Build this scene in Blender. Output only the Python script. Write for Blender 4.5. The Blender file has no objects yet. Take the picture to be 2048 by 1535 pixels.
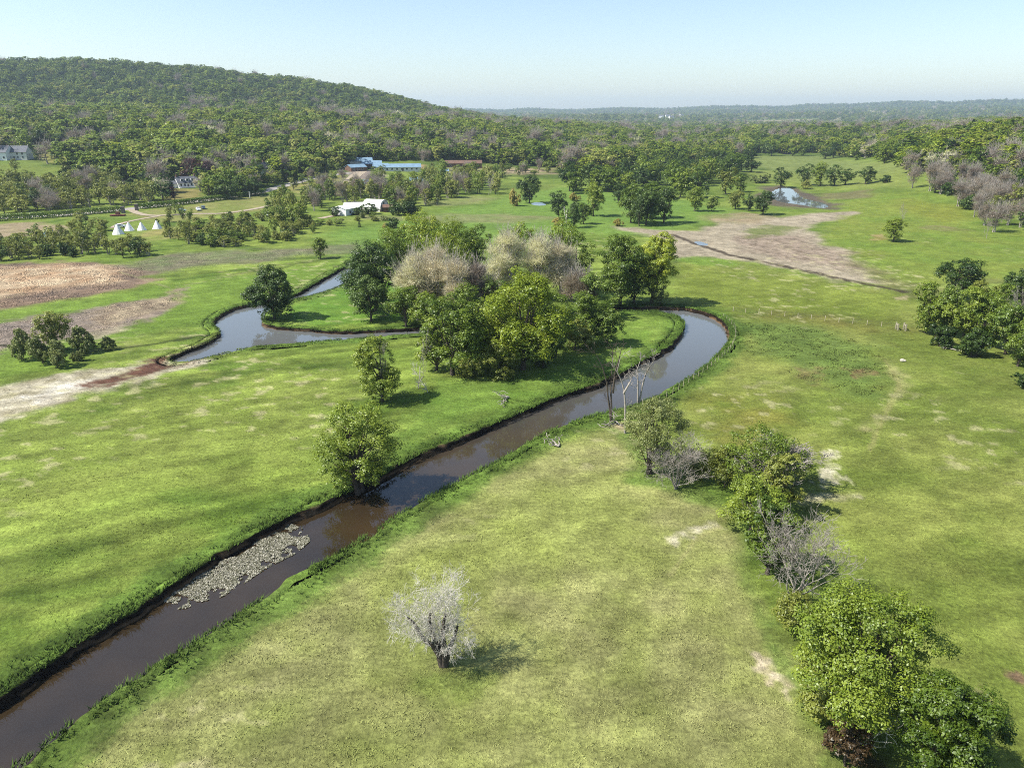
import bpy, bmesh, math, random
import numpy as np
from math import radians, sin, cos, tan, atan2, sqrt, pi

sc = bpy.context.scene
COL = sc.collection

# ------------------------------------------------------------------ camera
EYE = 50.0
PITCH = radians(20.6)
FPX = 1435.0                                   # focal length in pixels of a 2048 px wide frame
cam_d = bpy.data.cameras.new("camera")
cam_d.sensor_width = 36.0
cam_d.lens = FPX / 2048 * 36.0
cam_d.clip_start = 0.5
cam_d.clip_end = 40000
cam = bpy.data.objects.new("camera", cam_d)
cam.location = (0, 0, EYE)
cam.rotation_euler = (pi / 2 - PITCH, 0, 0)
COL.objects.link(cam)
sc.camera = cam

# ------------------------------------------------------------------ light
SUN_EL = radians(50)
SHADOW_DIR = np.array([0.975, 0.22])           # where shadows fall on the ground
SHADOW_DIR = SHADOW_DIR / np.linalg.norm(SHADOW_DIR)
SUN_STRENGTH, SKY_STRENGTH, EXPOSURE = 4.9, 0.104, 0.86
world = bpy.data.worlds.new("World")
sc.world = world
world.use_nodes = True
wn = world.node_tree
bgn = wn.nodes["Background"]
skyn = wn.nodes.new("ShaderNodeTexSky")
skyn.sky_type = 'NISHITA'
skyn.sun_disc = False
skyn.sun_elevation = SUN_EL
sun_az = atan2(-SHADOW_DIR[0], -SHADOW_DIR[1])  # azimuth of the sun, clockwise from +Y
skyn.sun_rotation = sun_az % (2 * pi)
skyn.altitude = 100
skyn.air_density = 1.0
skyn.dust_density = 0.8
skyn.ozone_density = 1.3
wn.links.new(skyn.outputs[0], bgn.inputs[0])
bgn.inputs[1].default_value = SKY_STRENGTH
sun_d = bpy.data.lights.new("sun", 'SUN')
sun_d.energy = SUN_STRENGTH
sun_d.angle = radians(0.5)
sun_d.color = (1.0, 0.955, 0.87)
sun = bpy.data.objects.new("sun", sun_d)
from mathutils import Vector
sdir = Vector((SHADOW_DIR[0] * cos(SUN_EL), SHADOW_DIR[1] * cos(SUN_EL), -sin(SUN_EL)))
sun.rotation_euler = sdir.to_track_quat('-Z', 'Y').to_euler()
sun.location = (-50, 0, 200)
COL.objects.link(sun)
sc.view_settings.view_transform = 'Standard'
sc.view_settings.look = 'None'
sc.view_settings.exposure = EXPOSURE
sc.view_settings.gamma = 1
sc.cycles.max_bounces = 6
sc.cycles.diffuse_bounces = 3
sc.cycles.glossy_bounces = 3
sc.cycles.transmission_bounces = 4
sc.cycles.volume_bounces = 0
sc.cycles.caustics_reflective = False
sc.cycles.caustics_refractive = False
sc.cycles.use_denoising = False
sc.cycles.filter_width = 1.0
sc.cycles.sample_clamp_indirect = 2.0

KREF = 2.1                                     # sunlit brightness of a flat surface of albedo 1
def C(r, g, b, k=1.0):
    """albedo of a surface that looks (r,g,b) in full sun"""
    f = lambda c: ((c / 255 + 0.055) / 1.055) ** 2.4 if c > 10 else c / 255 / 12.92
    return np.array([min(0.85, f(v) / KREF * k) for v in (r, g, b)])

# ------------------------------------------------------------------ picture <-> ground
CP, SP = cos(PITCH), sin(PITCH)
def ray(px, py):
    u, v = (px - 1024) / FPX, (767.5 - py) / FPX
    return np.array([u, CP + v * SP, -SP + v * CP])
def project(p):
    dx, dy, dz = p[0], p[1], p[2] - EYE
    d = dy * CP - dz * SP
    v = dy * SP + dz * CP
    return 1024 + FPX * dx / d, 767.5 - FPX * v / d, d
def sstep(a, b, x):
    t = np.clip((x - a) / (b - a), 0, 1)
    return t * t * (3 - 2 * t)

# ------------------------------------------------------------------ noise
def _h(xi, yi, seed):
    h = (xi.astype(np.int64) * 374761393 + yi.astype(np.int64) * 668265263 + seed * 982451653) & 0xffffffff
    h = ((h ^ (h >> 13)) * 1274126177) & 0xffffffff
    h = ((h ^ (h >> 16)) * 2246822519) & 0xffffffff
    return ((h ^ (h >> 15)) & 0xffffff) / float(0xffffff)
def vnoise(x, y, seed=0):
    xi, yi = np.floor(x), np.floor(y)
    fx, fy = x - xi, y - yi
    fx, fy = fx * fx * (3 - 2 * fx), fy * fy * (3 - 2 * fy)
    a, b = _h(xi, yi, seed), _h(xi + 1, yi, seed)
    c, d = _h(xi, yi + 1, seed), _h(xi + 1, yi + 1, seed)
    return (a * (1 - fx) + b * fx) * (1 - fy) + (c * (1 - fx) + d * fx) * fy
def fbm(x, y, seed=0, octv=4):
    s, a, t = 0, 0.5, 0
    for i in range(octv):
        s = s + a * vnoise(x * 2 ** i + 17.3 * i, y * 2 ** i - 9.1 * i, seed + i)
        t += a
        a *= 0.5
    return s / t

# ------------------------------------------------------------------ terrain height (without the river cut)
def _sky(px, py, R, drop):
    d = ray(px, py)
    return math.degrees(atan2(d[0], d[1])), EYE + R * d[2] / math.hypot(d[0], d[1]) - drop
_ridge = [_sky(a, b, 2000, 13) for a, b in ((-900, 100), (-400, 118), (0, 123), (90, 127), (180, 125), (330, 132), (420, 140), (480, 150), (600, 161), (700, 174), (760, 187), (800, 199), (850, 211), (900, 222), (960, 232), (1020, 240), (1100, 250), (1250, 262))]
_far = [_sky(a, b, 9000, 12) for a, b in ((500, 236), (880, 225), (930, 220), (1000, 223), (1060, 219), (1150, 221), (1250, 217), (1320, 218), (1400, 214), (1500, 213), (1560, 215), (1620, 210), (1700, 209), (1800, 206), (1900, 208), (1980, 203), (2048, 204), (2300, 200), (2700, 204))]
_RA, _RZ = np.array([a for a, _ in _ridge]), np.array([z for _, z in _ridge])
_FA, _FZ = np.array([a for a, _ in _far]), np.array([z for _, z in _far])
def height(x, y):
    x, y = np.asarray(x, float), np.asarray(y, float)
    r = np.hypot(x, y) + 1e-6
    az = np.degrees(np.arctan2(x, y))
    front = sstep(-100, -70, az) * (1 - sstep(70, 100, az))
    zb = np.interp(az, [-40, -20, -14, -8, -3, 3, 9, 13], [44, 46, 42, 34, 27, 17, 6, 0])
    r0 = np.interp(az, [-30, -12, 0, 10], [400, 470, 560, 700])
    z = zb * sstep(0, 1, (r - r0) / (1300 - r0)) * (0.92 + 0.16 * fbm(x / 160, y / 160, 5, 2))
    zc = np.interp(az, _RA, _RZ, right=_RZ[-1])
    ridge = np.maximum(zc - zb * 0.97, 0) * sstep(1330, 2000, r) * (1 - 0.75 * sstep(2050, 3300, r))
    z = z * (1 - 0.8 * sstep(2300, 3600, r)) + ridge * (1 + 0.10 * (fbm(x / 220, y / 220, 9, 3) - 0.5) * (1 - np.clip((r - 1330) / 670, 0, 1)))
    z = z + 26 * sstep(22, 33, az) * sstep(380, 760, r) * (1 - 0.6 * sstep(900, 1500, r))
    z = z + 13 * sstep(10, 22, az) * sstep(1000, 1600, r) * (1 - sstep(1900, 2600, r))
    z = z + sstep(1500, 3000, r) * 16 * (fbm(x / 600, y / 600, 3, 3) - 0.45) * sstep(-8, 6, az)
    fz = np.interp(az, _FA, _FZ)
    z = z + sstep(3600, 9000, r) * fz * (0.72 + 0.28 * sstep(7600, 9000, r)) * (1 - 0.3 * sstep(9600, 13000, r))
    z = z + sstep(3800, 5000, r) * (1 - sstep(8200, 8900, r)) * 46 * (fbm(x / 1500, y / 1500, 21, 3) - 0.5)
    z = z + 22 * np.exp(-((np.hypot(x - 480, y - 4300)) / 420) ** 2)
    return z * front
def hgt(x, y):
    return float(height(np.array([x]), np.array([y]))[0])
def at(px, py):
    """the point of the ground that the picture shows at (px, py)"""
    d = ray(px, py)
    t = EYE / max(-d[2], 1e-4) if d[2] < -0.09 else 300.0
    if d[2] < -0.14:
        p = d * t
        return np.array([p[0], p[1], 0.0]) if hgt(p[0], p[1]) < 0.05 else _march(d)
    return _march(d)
def _march(d):
    ts = 20 * 1.006 ** np.arange(1110)
    X, Y, Z = d[0] * ts, d[1] * ts, EYE + d[2] * ts
    below = Z < height(X, Y)
    i = int(np.argmax(below)) if below.any() else len(ts) - 1
    a, b = ts[max(i - 1, 0)], ts[i]
    for _ in range(25):
        m = (a + b) / 2
        if EYE + d[2] * m < hgt(d[0] * m, d[1] * m): b = m
        else: a = m
    return np.array([d[0] * b, d[1] * b, hgt(d[0] * b, d[1] * b)])
def at_level(px, py, z):
    d = ray(px, py)
    return (np.array([0, 0, EYE]) + d * ((z - EYE) / d[2]))[:2]
def poly(*pts):
    return np.array([at(*p)[:2] for p in pts])

def smooth_line(P, n=2, closed=False):
    P = np.asarray(P, float)
    for _ in range(n):
        Q = np.roll(P, -1, 0) if closed else P[1:]
        A = P if closed else P[:-1]
        N = np.empty((len(A) * 2, 2))
        N[0::2], N[1::2] = A * .75 + Q * .25, A * .25 + Q * .75
        P = N if closed else np.vstack([P[:1], N, P[-1:]])
    return P
def sdist(x, y, P, margin=30.0):
    """signed distance to polygon P, positive inside; far outside it is just -margin"""
    out = np.full(x.shape, -margin)
    lo, hi = P.min(0) - margin, P.max(0) + margin
    m = (x > lo[0]) & (x < hi[0]) & (y > lo[1]) & (y < hi[1])
    if not m.any(): return out
    X, Y = x[m], y[m]
    d2 = np.full(X.shape, 1e18)
    ins = np.zeros(X.shape, bool)
    for i in range(len(P)):
        ax, ay = P[i]; bx, by = P[(i + 1) % len(P)]
        ex, ey = bx - ax, by - ay
        t = np.clip(((X - ax) * ex + (Y - ay) * ey) / (ex * ex + ey * ey + 1e-12), 0, 1)
        d2 = np.minimum(d2, (X - ax - t * ex) ** 2 + (Y - ay - t * ey) ** 2)
        c = ((ay > Y) != (by > Y)) & (X < ex * (Y - ay) / (ey if abs(ey) > 1e-12 else 1e-12) + ax)
        ins ^= c
    out[m] = np.where(ins, 1, -1) * np.sqrt(d2)
    return out
def ldist(x, y, P, margin=25.0):
    out = np.full(x.shape, margin)
    lo, hi = P.min(0) - margin, P.max(0) + margin
    m = (x > lo[0]) & (x < hi[0]) & (y > lo[1]) & (y < hi[1])
    if not m.any(): return out
    X, Y = x[m], y[m]
    d2 = np.full(X.shape, margin * margin)
    for i in range(len(P) - 1):
        ax, ay = P[i]; bx, by = P[i + 1]
        ex, ey = bx - ax, by - ay
        t = np.clip(((X - ax) * ex + (Y - ay) * ey) / (ex * ex + ey * ey + 1e-12), 0, 1)
        d2 = np.minimum(d2, (X - ax - t * ex) ** 2 + (Y - ay - t * ey) ** 2)
    out[m] = np.sqrt(d2)
    return out

# ------------------------------------------------------------------ the river, the ponds and the fields as shapes on the ground
LEFT_BANK = [(-260, 1545), (-80, 1435), (0, 1392), (60, 1350), (150, 1290), (250, 1232), (340, 1168), (430, 1117), (520, 1062), (600, 1020), (700, 984), (760, 955), (830, 912), (900, 882), (960, 860), (1030, 830), (1100, 799), (1150, 781), (1200, 764), (1250, 741), (1300, 713), (1338, 690), (1360, 668), (1369, 652), (1366, 640), (1352, 630), (1320, 624), (1280, 622), (1220, 624), (1130, 634), (1040, 646), (960, 656), (905, 661)]
RIGHT_BANK = [(905, 650), (960, 645), (1040, 636), (1130, 625), (1220, 615), (1280, 612), (1340, 613), (1385, 617), (1420, 626), (1445, 639), (1459, 655), (1462, 672), (1452, 692), (1432, 713), (1400, 740), (1362, 766), (1330, 786), (1290, 803), (1250, 817), (1200, 828), (1150, 842), (1110, 857), (1070, 879), (1030, 904), (980, 931), (930, 955), (870, 988), (800, 1028), (740, 1068), (680, 1107), (620, 1139), (565, 1168), (545, 1186), (480, 1226), (400, 1276), (345, 1310), (300, 1342), (220, 1394), (185, 1418), (120, 1466), (60, 1512), (25, 1537), (-90, 1640)]
RIVER = smooth_line(poly(*LEFT_BANK, *RIGHT_BANK), 2, True)
BACKWATER_PX = [(905, 650), (830, 655), (790, 658), (720, 662), (650, 662), (610, 658), (570, 655), (535, 650), (523, 640), (525, 625), (545, 610), (580, 601), (605, 595), (640, 587), (665, 578), (690, 568), (704, 547), (730, 531), (760, 524), (758, 518), (722, 522), (692, 532), (655, 552), (620, 573), (590, 590), (560, 599), (500, 608), (460, 618), (432, 634), (422, 650), (442, 660), (438, 672), (405, 690), (370, 702), (345, 712), (328, 724), (370, 724), (400, 720), (440, 708), (490, 696), (530, 692), (575, 690), (620, 684), (670, 680), (715, 677), (770, 673), (830, 668), (905, 661)]
BACKWATER = smooth_line(poly(*BACKWATER_PX), 2, True)
POND = smooth_line(poly((1540, 388), (1556, 376), (1578, 374), (1590, 384), (1600, 394), (1625, 400), (1648, 405), (1655, 412), (1640, 415), (1612, 409), (1580, 405), (1560, 402)), 2, True)
POOLS = [smooth_line(poly(*q), 2, True) for q in (
    [(1066, 404), (1078, 403), (1092, 408), (1080, 410), (1068, 408)],
    [(1560, 302), (1585, 299), (1592, 307), (1570, 309)],
    [(1392, 481), (1402, 482), (1414, 487), (1404, 489)])]

# patches: (outline, colours, edge softness m, noise amplitude m, noise scale m, strength)
def warm(c):
    r, g, b = c
    if g <= r: return c
    k = .42 if g - r < 34 else .26
    return (r + k * (g - r) + 2, g + 5, b + 4)
def rgb(*c): return C(*warm(c))
MEADOW = rgb(112, 146, 40), rgb(146, 174, 64), rgb(80, 120, 26)
def patch(pts, c1, c2, soft, amp, scale, strength=1.0, speck=0.0):
    return dict(P=poly(*pts), c1=rgb(*c1), c2=rgb(*c2), soft=soft, amp=amp, scale=scale, s=strength, speck=speck)
PATCHES = [
    # right hand pasture
    patch([(1345, 770), (1470, 690), (1480, 620), (1340, 600), (1345, 520), (1480, 525), (1700, 570), (1900, 600), (2500, 640), (2600, 1700), (1950, 1700), (1750, 1400), (1640, 1150), (1560, 960), (1300, 830)], (118, 144, 46), (168, 176, 76), 6, 8, 20, .9),
    patch([(1480, 640), (1640, 655), (1760, 690), (1800, 760), (1740, 790), (1600, 740), (1480, 690)], (112, 148, 60), (92, 134, 50), 4, 4, 9, .7),
    patch([(1400, 800), (1560, 800), (1640, 860), (1500, 880), (1390, 850)], (160, 156, 58), (112, 140, 38), 5, 6, 9, .8),
    patch([(1470, 590), (1640, 600), (1820, 655), (1800, 690), (1640, 650), (1480, 630)], (132, 128, 50), (108, 134, 40), 5, 6, 10, .85),
    patch([(1340, 530), (1640, 560), (1800, 590), (1780, 640), (1560, 615), (1345, 600)], (134, 158, 46), (118, 146, 36), 5, 5, 18, .8),
    # near meadow between the river and the line of trees
    patch([(-50, 1640), (240, 1400), (560, 1190), (880, 1010), (1080, 890), (1220, 850), (1380, 960), (1440, 1030), (1500, 1150), (1560, 1300), (1640, 1450), (1700, 1640)], (164, 168, 86), (186, 184, 112), 2.5, 2.5, 7, .85),
    patch([(760, 1130), (1080, 960), (1250, 950), (1380, 1080), (1250, 1160), (1000, 1160), (820, 1250)], (152, 172, 66), (166, 182, 82), 5, 6, 9, .7),
    patch([(380, 1640), (520, 1440), (760, 1330), (900, 1400), (800, 1560), (700, 1640)], (150, 158, 72), (128, 148, 60), 5, 6, 8, .5),
    # left meadow patches
    patch([(0, 860), (300, 780), (700, 740), (680, 900), (400, 960), (0, 1010)], (154, 174, 68), (134, 164, 54), 6, 8, 12, .55),
    patch([(330, 1055), (430, 1005), (540, 1010), (480, 1060), (380, 1090)], (84, 122, 24), (100, 136, 34), 3, 4, 6, .85),
    patch([(80, 1110), (180, 1075), (200, 1100), (110, 1140)], (90, 126, 28), (104, 138, 36), 2, 3, 5, .7),
    patch([(-50, 1420), (120, 1290), (60, 1240), (-50, 1250)], (84, 124, 26), (106, 140, 36), 3, 4, 5, .7),
    patch([(870, 760), (1000, 755), (1200, 710), (1250, 720), (1130, 775), (960, 840), (830, 890), (790, 860)], (100, 150, 42), (124, 166, 56), 3, 3, 6, .8),
    patch([(1250, 625), (1350, 630), (1366, 650), (1300, 700), (1240, 720), (1200, 700)], (112, 158, 44), (138, 172, 62), 3, 3, 6, .85),
    patch([(540, 640), (600, 600), (690, 575), (800, 560), (820, 645), (640, 655)], (92, 156, 36), (112, 166, 46), 2, 2, 8, .9),
    # bank strip and the far valley floor
    patch([(420, 640), (330, 660), (200, 700), (0, 770), (-300, 800), (-300, 560), (0, 620), (330, 570), (500, 550), (690, 520), (690, 530), (560, 595)], (126, 166, 48), (112, 154, 40), 4, 4, 12, .9),
    patch([(640, 470), (800, 440), (1000, 400), (1120, 372), (1400, 405), (1500, 430), (1300, 470), (1230, 470), (1140, 470), (700, 520)], (112, 160, 54), (124, 166, 58), 8, 8, 24, .95),
    patch([(1500, 340), (1800, 320), (1850, 380), (1700, 375), (1510, 355)], (146, 164, 70), (132, 154, 60), 8, 6, 30, .9),
    patch([(1480, 330), (1500, 312), (1640, 312), (1790, 325), (1800, 345), (1600, 345)], (128, 150, 70), (140, 158, 76), 12, 10, 30, .9),
    patch([(1640, 430), (1720, 385), (1850, 385), (1960, 460), (2300, 480), (2300, 570), (1830, 565), (1720, 520), (1640, 470)], (124, 158, 44), (142, 160, 52), 6, 8, 26, .9),
    patch([(1820, 400), (1930, 410), (1950, 440), (1880, 445), (1820, 425)], (150, 156, 44), (136, 150, 40), 8, 8, 22, .8),
    # reeds, mud and sand on the left
    patch([(-400, 540), (0, 527), (120, 523), (230, 528), (300, 545), (312, 560), (270, 574), (200, 588), (100, 603), (0, 616), (-400, 640)], (166, 138, 112), (136, 116, 98), 2.5, 5, 8, 1),
    patch([(-400, 545), (0, 534), (120, 531), (220, 535), (270, 548), (230, 560), (160, 573), (60, 588), (0, 598), (-400, 630)], (232, 204, 162), (204, 166, 124), 4, 6, 9, 1),
    patch([(240, 524), (400, 505), (560, 500), (700, 486), (735, 490), (690, 505), (560, 520), (430, 533), (330, 545), (290, 540)], (146, 134, 112), (128, 140, 92), 5, 6, 10, .85),
    patch([(700, 428), (830, 430), (1000, 428), (1130, 436), (1010, 446), (830, 445), (720, 440)], (162, 152, 108), (140, 154, 86), 6, 8, 18, .75),
    patch([(840, 405), (960, 392), (1000, 396), (960, 408), (880, 412)], (170, 164, 112), (140, 160, 80), 6, 6, 18, .7),
    patch([(-200, 660), (0, 640), (130, 625), (240, 606), (330, 590), (360, 578), (348, 606), (280, 640), (200, 662), (100, 688), (0, 706), (-200, 745)], (178, 158, 138), (152, 138, 124), 2, 4, 6, 1),
    patch([(150, 640), (240, 606), (330, 590), (360, 578), (348, 604), (290, 632), (200, 655)], (200, 180, 140), (160, 138, 110), 2, 3, 4, .8),
    patch([(150, 668), (240, 648), (262, 655), (190, 678)], (210, 194, 160), (176, 160, 130), 1.5, 2, 3, .8),
    patch([(-200, 810), (0, 772), (100, 752), (210, 738), (330, 720), (372, 726), (405, 724), (360, 745), (250, 772), (180, 790), (100, 815), (0, 852), (-200, 930)], (240, 228, 196), (178, 166, 130), 1.6, 3.5, 4, .95),
    patch([(40, 800), (120, 770), (200, 752), (215, 760), (150, 788), (80, 808)], (250, 244, 224), (226, 214, 186), 1.5, 3, 3, .95),
    patch([(170, 772), (250, 742), (320, 716), (345, 711), (335, 727), (372, 727), (300, 753), (215, 772)], (140, 96, 74), (120, 84, 66), 1, 2, 4, 1),
    patch([(340, 712), (400, 690), (438, 672), (446, 680), (410, 700), (350, 722)], (126, 112, 94), (150, 132, 104), .8, 1, 3, .9),
    patch([(-200, 470), (0, 448), (75, 445), (130, 455), (120, 472), (0, 475), (-200, 500)], (206, 178, 146), (180, 160, 120), 3, 4, 12, .9),
    patch([(250, 470), (330, 455), (430, 445), (470, 452), (380, 470), (300, 480)], (186, 172, 96), (150, 164, 66), 4, 5, 12, .85),
    # mud flat on the right
    patch([(1225, 452), (1290, 460), (1400, 462), (1430, 440), (1490, 426), (1560, 434), (1640, 424), (1705, 424), (1650, 444), (1622, 462), (1660, 492), (1720, 528), (1800, 568), (1815, 584), (1720, 567), (1600, 546), (1540, 536), (1480, 520), (1420, 514), (1345, 516), (1335, 488), (1280, 470)], (212, 196, 164), (190, 176, 146), 3.5, 7, 14, 1, .25),
    patch([(1480, 470), (1600, 468), (1700, 515), (1740, 540), (1620, 530), (1500, 505)], (178, 156, 134), (196, 174, 148), 5, 7, 12, .9, .5),
    patch([(1640, 385), (1740, 380), (1730, 395), (1620, 398)], (134, 124, 84), (150, 140, 96), 5, 6, 20, .8),
    patch([(1520, 376), (1560, 368), (1600, 380), (1670, 402), (1670, 418), (1600, 418), (1520, 405)], (128, 108, 96), (110, 96, 90), 4, 6, 14, .9),
    patch([(1400, 432), (1460, 424), (1540, 432), (1530, 445), (1420, 446)], (190, 164, 122), (150, 148, 90), 4, 6, 16, .7),
    patch([(1490, 462), (1560, 448), (1600, 455), (1560, 470), (1500, 474)], (116, 140, 56), (140, 146, 76), 3, 5, 10, .85),
    patch([(1345, 520), (1400, 514), (1450, 518), (1470, 530), (1400, 530)], (112, 160, 40), (130, 168, 52), 2, 3, 8, .9),
    patch([(1700, 516), (1800, 556), (1900, 575), (1990, 560), (1990, 575), (1850, 600), (1770, 575)], (142, 136, 80), (120, 132, 54), 5, 7, 12, .7),
    # worn, sandy and bare places
    patch([(1336, 1078), (1380, 1056), (1428, 1044), (1430, 1052), (1390, 1068), (1345, 1086)], (250, 240, 200), (206, 202, 140), .8, 1.2, 1.2, 1),
    patch([(1598, 996), (1660, 990), (1720, 984), (1722, 992), (1660, 998), (1600, 1002)], (236, 226, 180), (196, 196, 120), .8, 1.2, 2, 1),
    patch([(1640, 960), (1660, 905), (1674, 905), (1672, 945), (1690, 965), (1660, 972)], (244, 234, 196), (170, 180, 96), .6, 2.4, 1.6, .95),
    patch([(1515, 1312), (1545, 1320), (1560, 1350), (1590, 1375), (1570, 1388), (1540, 1360), (1520, 1340)], (236, 218, 180), (196, 186, 130), .5, 1.2, 1.0, 1),
    patch([(1930, 1380), (1965, 1370), (1975, 1395), (1950, 1412)], (200, 180, 136), (166, 160, 100), .6, 1, 1, .6),
    patch([(2004, 1342), (2036, 1340), (2048, 1360), (2030, 1365)], (136, 104, 84), (150, 122, 92), .4, .6, 1, .9),
    patch([(1600, 738), (1640, 730), (1660, 752), (1610, 772)], (150, 116, 84), (112, 136, 60), .8, 2.2, 2.5, .6),
    patch([(1690, 738), (1740, 732), (1760, 752), (1710, 756)], (156, 112, 86), (112, 136, 60), .8, 2, 2.5, .65),
    patch([(1770, 715), (1800, 740), (1815, 780), (1790, 820), (1740, 860), (1735, 850), (1775, 810), (1795, 775), (1780, 742)], (206, 200, 124), (160, 172, 80), 1.5, 2.2, 3, .8),
    patch([(1740, 470), (1765, 468), (1775, 478), (1745, 480)], (206, 176, 120), (150, 140, 60), 1.5, 2, 4, .8),
    patch([(1840, 448), (1900, 452), (1950, 462), (1900, 466), (1850, 458)], (176, 160, 110), (130, 140, 60), 2, 4, 10, .7),
    patch([(1790, 596), (1815, 592), (1812, 600), (1790, 601)], (226, 206, 160), (190, 180, 120), .5, 1, 2, .9),
    patch([(1215, 850), (1245, 845), (1260, 862), (1230, 868)], (212, 192, 148), (170, 150, 110), .4, .7, 1, .9),
    patch([(1225, 824), (1270, 808), (1300, 806), (1290, 815), (1245, 832)], (196, 168, 128), (170, 146, 112), .4, .6, 1, .9),
    patch([(1640, 1440), (1700, 1425), (1760, 1540), (1720, 1600), (1650, 1540)], (110, 80, 56), (92, 70, 48), .8, 1, 1.2, .75),
    patch([(820, 1350), (900, 1330), (1000, 1350), (960, 1400), (860, 1400)], (100, 136, 36), (128, 156, 54), 1.2, 1.5, 2, .6),
    patch([(1180, 850), (1260, 870), (1260, 960), (1390, 1000), (1450, 1010), (1440, 960), (1300, 880)], (100, 146, 46), (122, 158, 58), 1.5, 2, 3, .8),
    patch([(1500, 1150), (1560, 1300), (1700, 1500), (1760, 1640), (1690, 1640), (1620, 1440), (1540, 1300), (1470, 1130)], (100, 144, 50), (124, 154, 62), 1.0, 1.4, 2, .7),
    # lawns and fields up the slope
    patch([(-300, 340), (0, 330), (60, 331), (180, 341), (200, 347), (120, 348), (60, 355), (-300, 380)], (134, 158, 54), (118, 148, 44), 3, 3, 20, 1),
    patch([(55, 300), (130, 298), (150, 330), (90, 325)], (176, 170, 82), (150, 156, 64), 3, 3, 14, 1),
    patch([(345, 378), (396, 378), (406, 398), (330, 404)], (178, 164, 90), (150, 146, 70), 2, 2, 10, 1),
    patch([(250, 430), (400, 405), (520, 390), (560, 395), (520, 420), (400, 436), (300, 446)], (170, 164, 92), (140, 156, 66), 4, 5, 14, .9),
    patch([(560, 380), (640, 352), (690, 345), (690, 375), (600, 392)], (180, 166, 90), (150, 154, 70), 4, 4, 14, .95),
    patch([(700, 342), (760, 340), (770, 352), (720, 362), (690, 372), (690, 356)], (186, 166, 150), (170, 154, 138), 3, 2, 14, 1),
    patch([(810, 326), (850, 330), (860, 340), (820, 338)], (206, 170, 116), (180, 160, 110), 3, 3, 14, 1),
    patch([(900, 330), (1000, 334), (1110, 336), (1110, 348), (1000, 350), (890, 346)], (150, 158, 84), (176, 160, 120), 5, 5, 22, .9),
    patch([(980, 340), (1060, 337), (1110, 341), (1060, 345), (990, 346)], (206, 180, 142), (190, 170, 130), 4, 3, 22, .9),
    patch([(1430, 248), (1510, 241), (1630, 238), (1628, 243), (1500, 248)], (196, 178, 140), (170, 160, 110), 12, 8, 60, .9),
    patch([(1420, 267), (1460, 265), (1470, 272), (1425, 274)], (196, 180, 150), (170, 160, 120), 8, 8, 40, .9),
]
TRACKS = [  # ditches and cattle tracks: line, half width, colour
    (poly((1345, 470), (1400, 490), (1460, 511), (1540, 527), (1640, 548), (1730, 567), (1805, 583)), 1.3, C(92, 78, 62), .9),
    (poly((0, 690), (170, 700), (280, 692), (340, 682), (430, 668)), .7, C(44, 52, 24), .8),
    (poly((240, 545), (340, 575), (420, 560), (560, 530), (690, 510)), .5, C(182, 176, 120), .5),
    (poly((520, 545), (600, 527), (690, 515)), .6, C(60, 70, 34), .6),
    (poly((1770, 720), (1800, 770), (1760, 850), (1740, 900)), .35, C(184, 178, 104), .5),
    (poly((1340, 1150), (1390, 1080), (1440, 1050)), .3, C(196, 190, 118), .5),
]
NEAR_EDGE = RIVER
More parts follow.
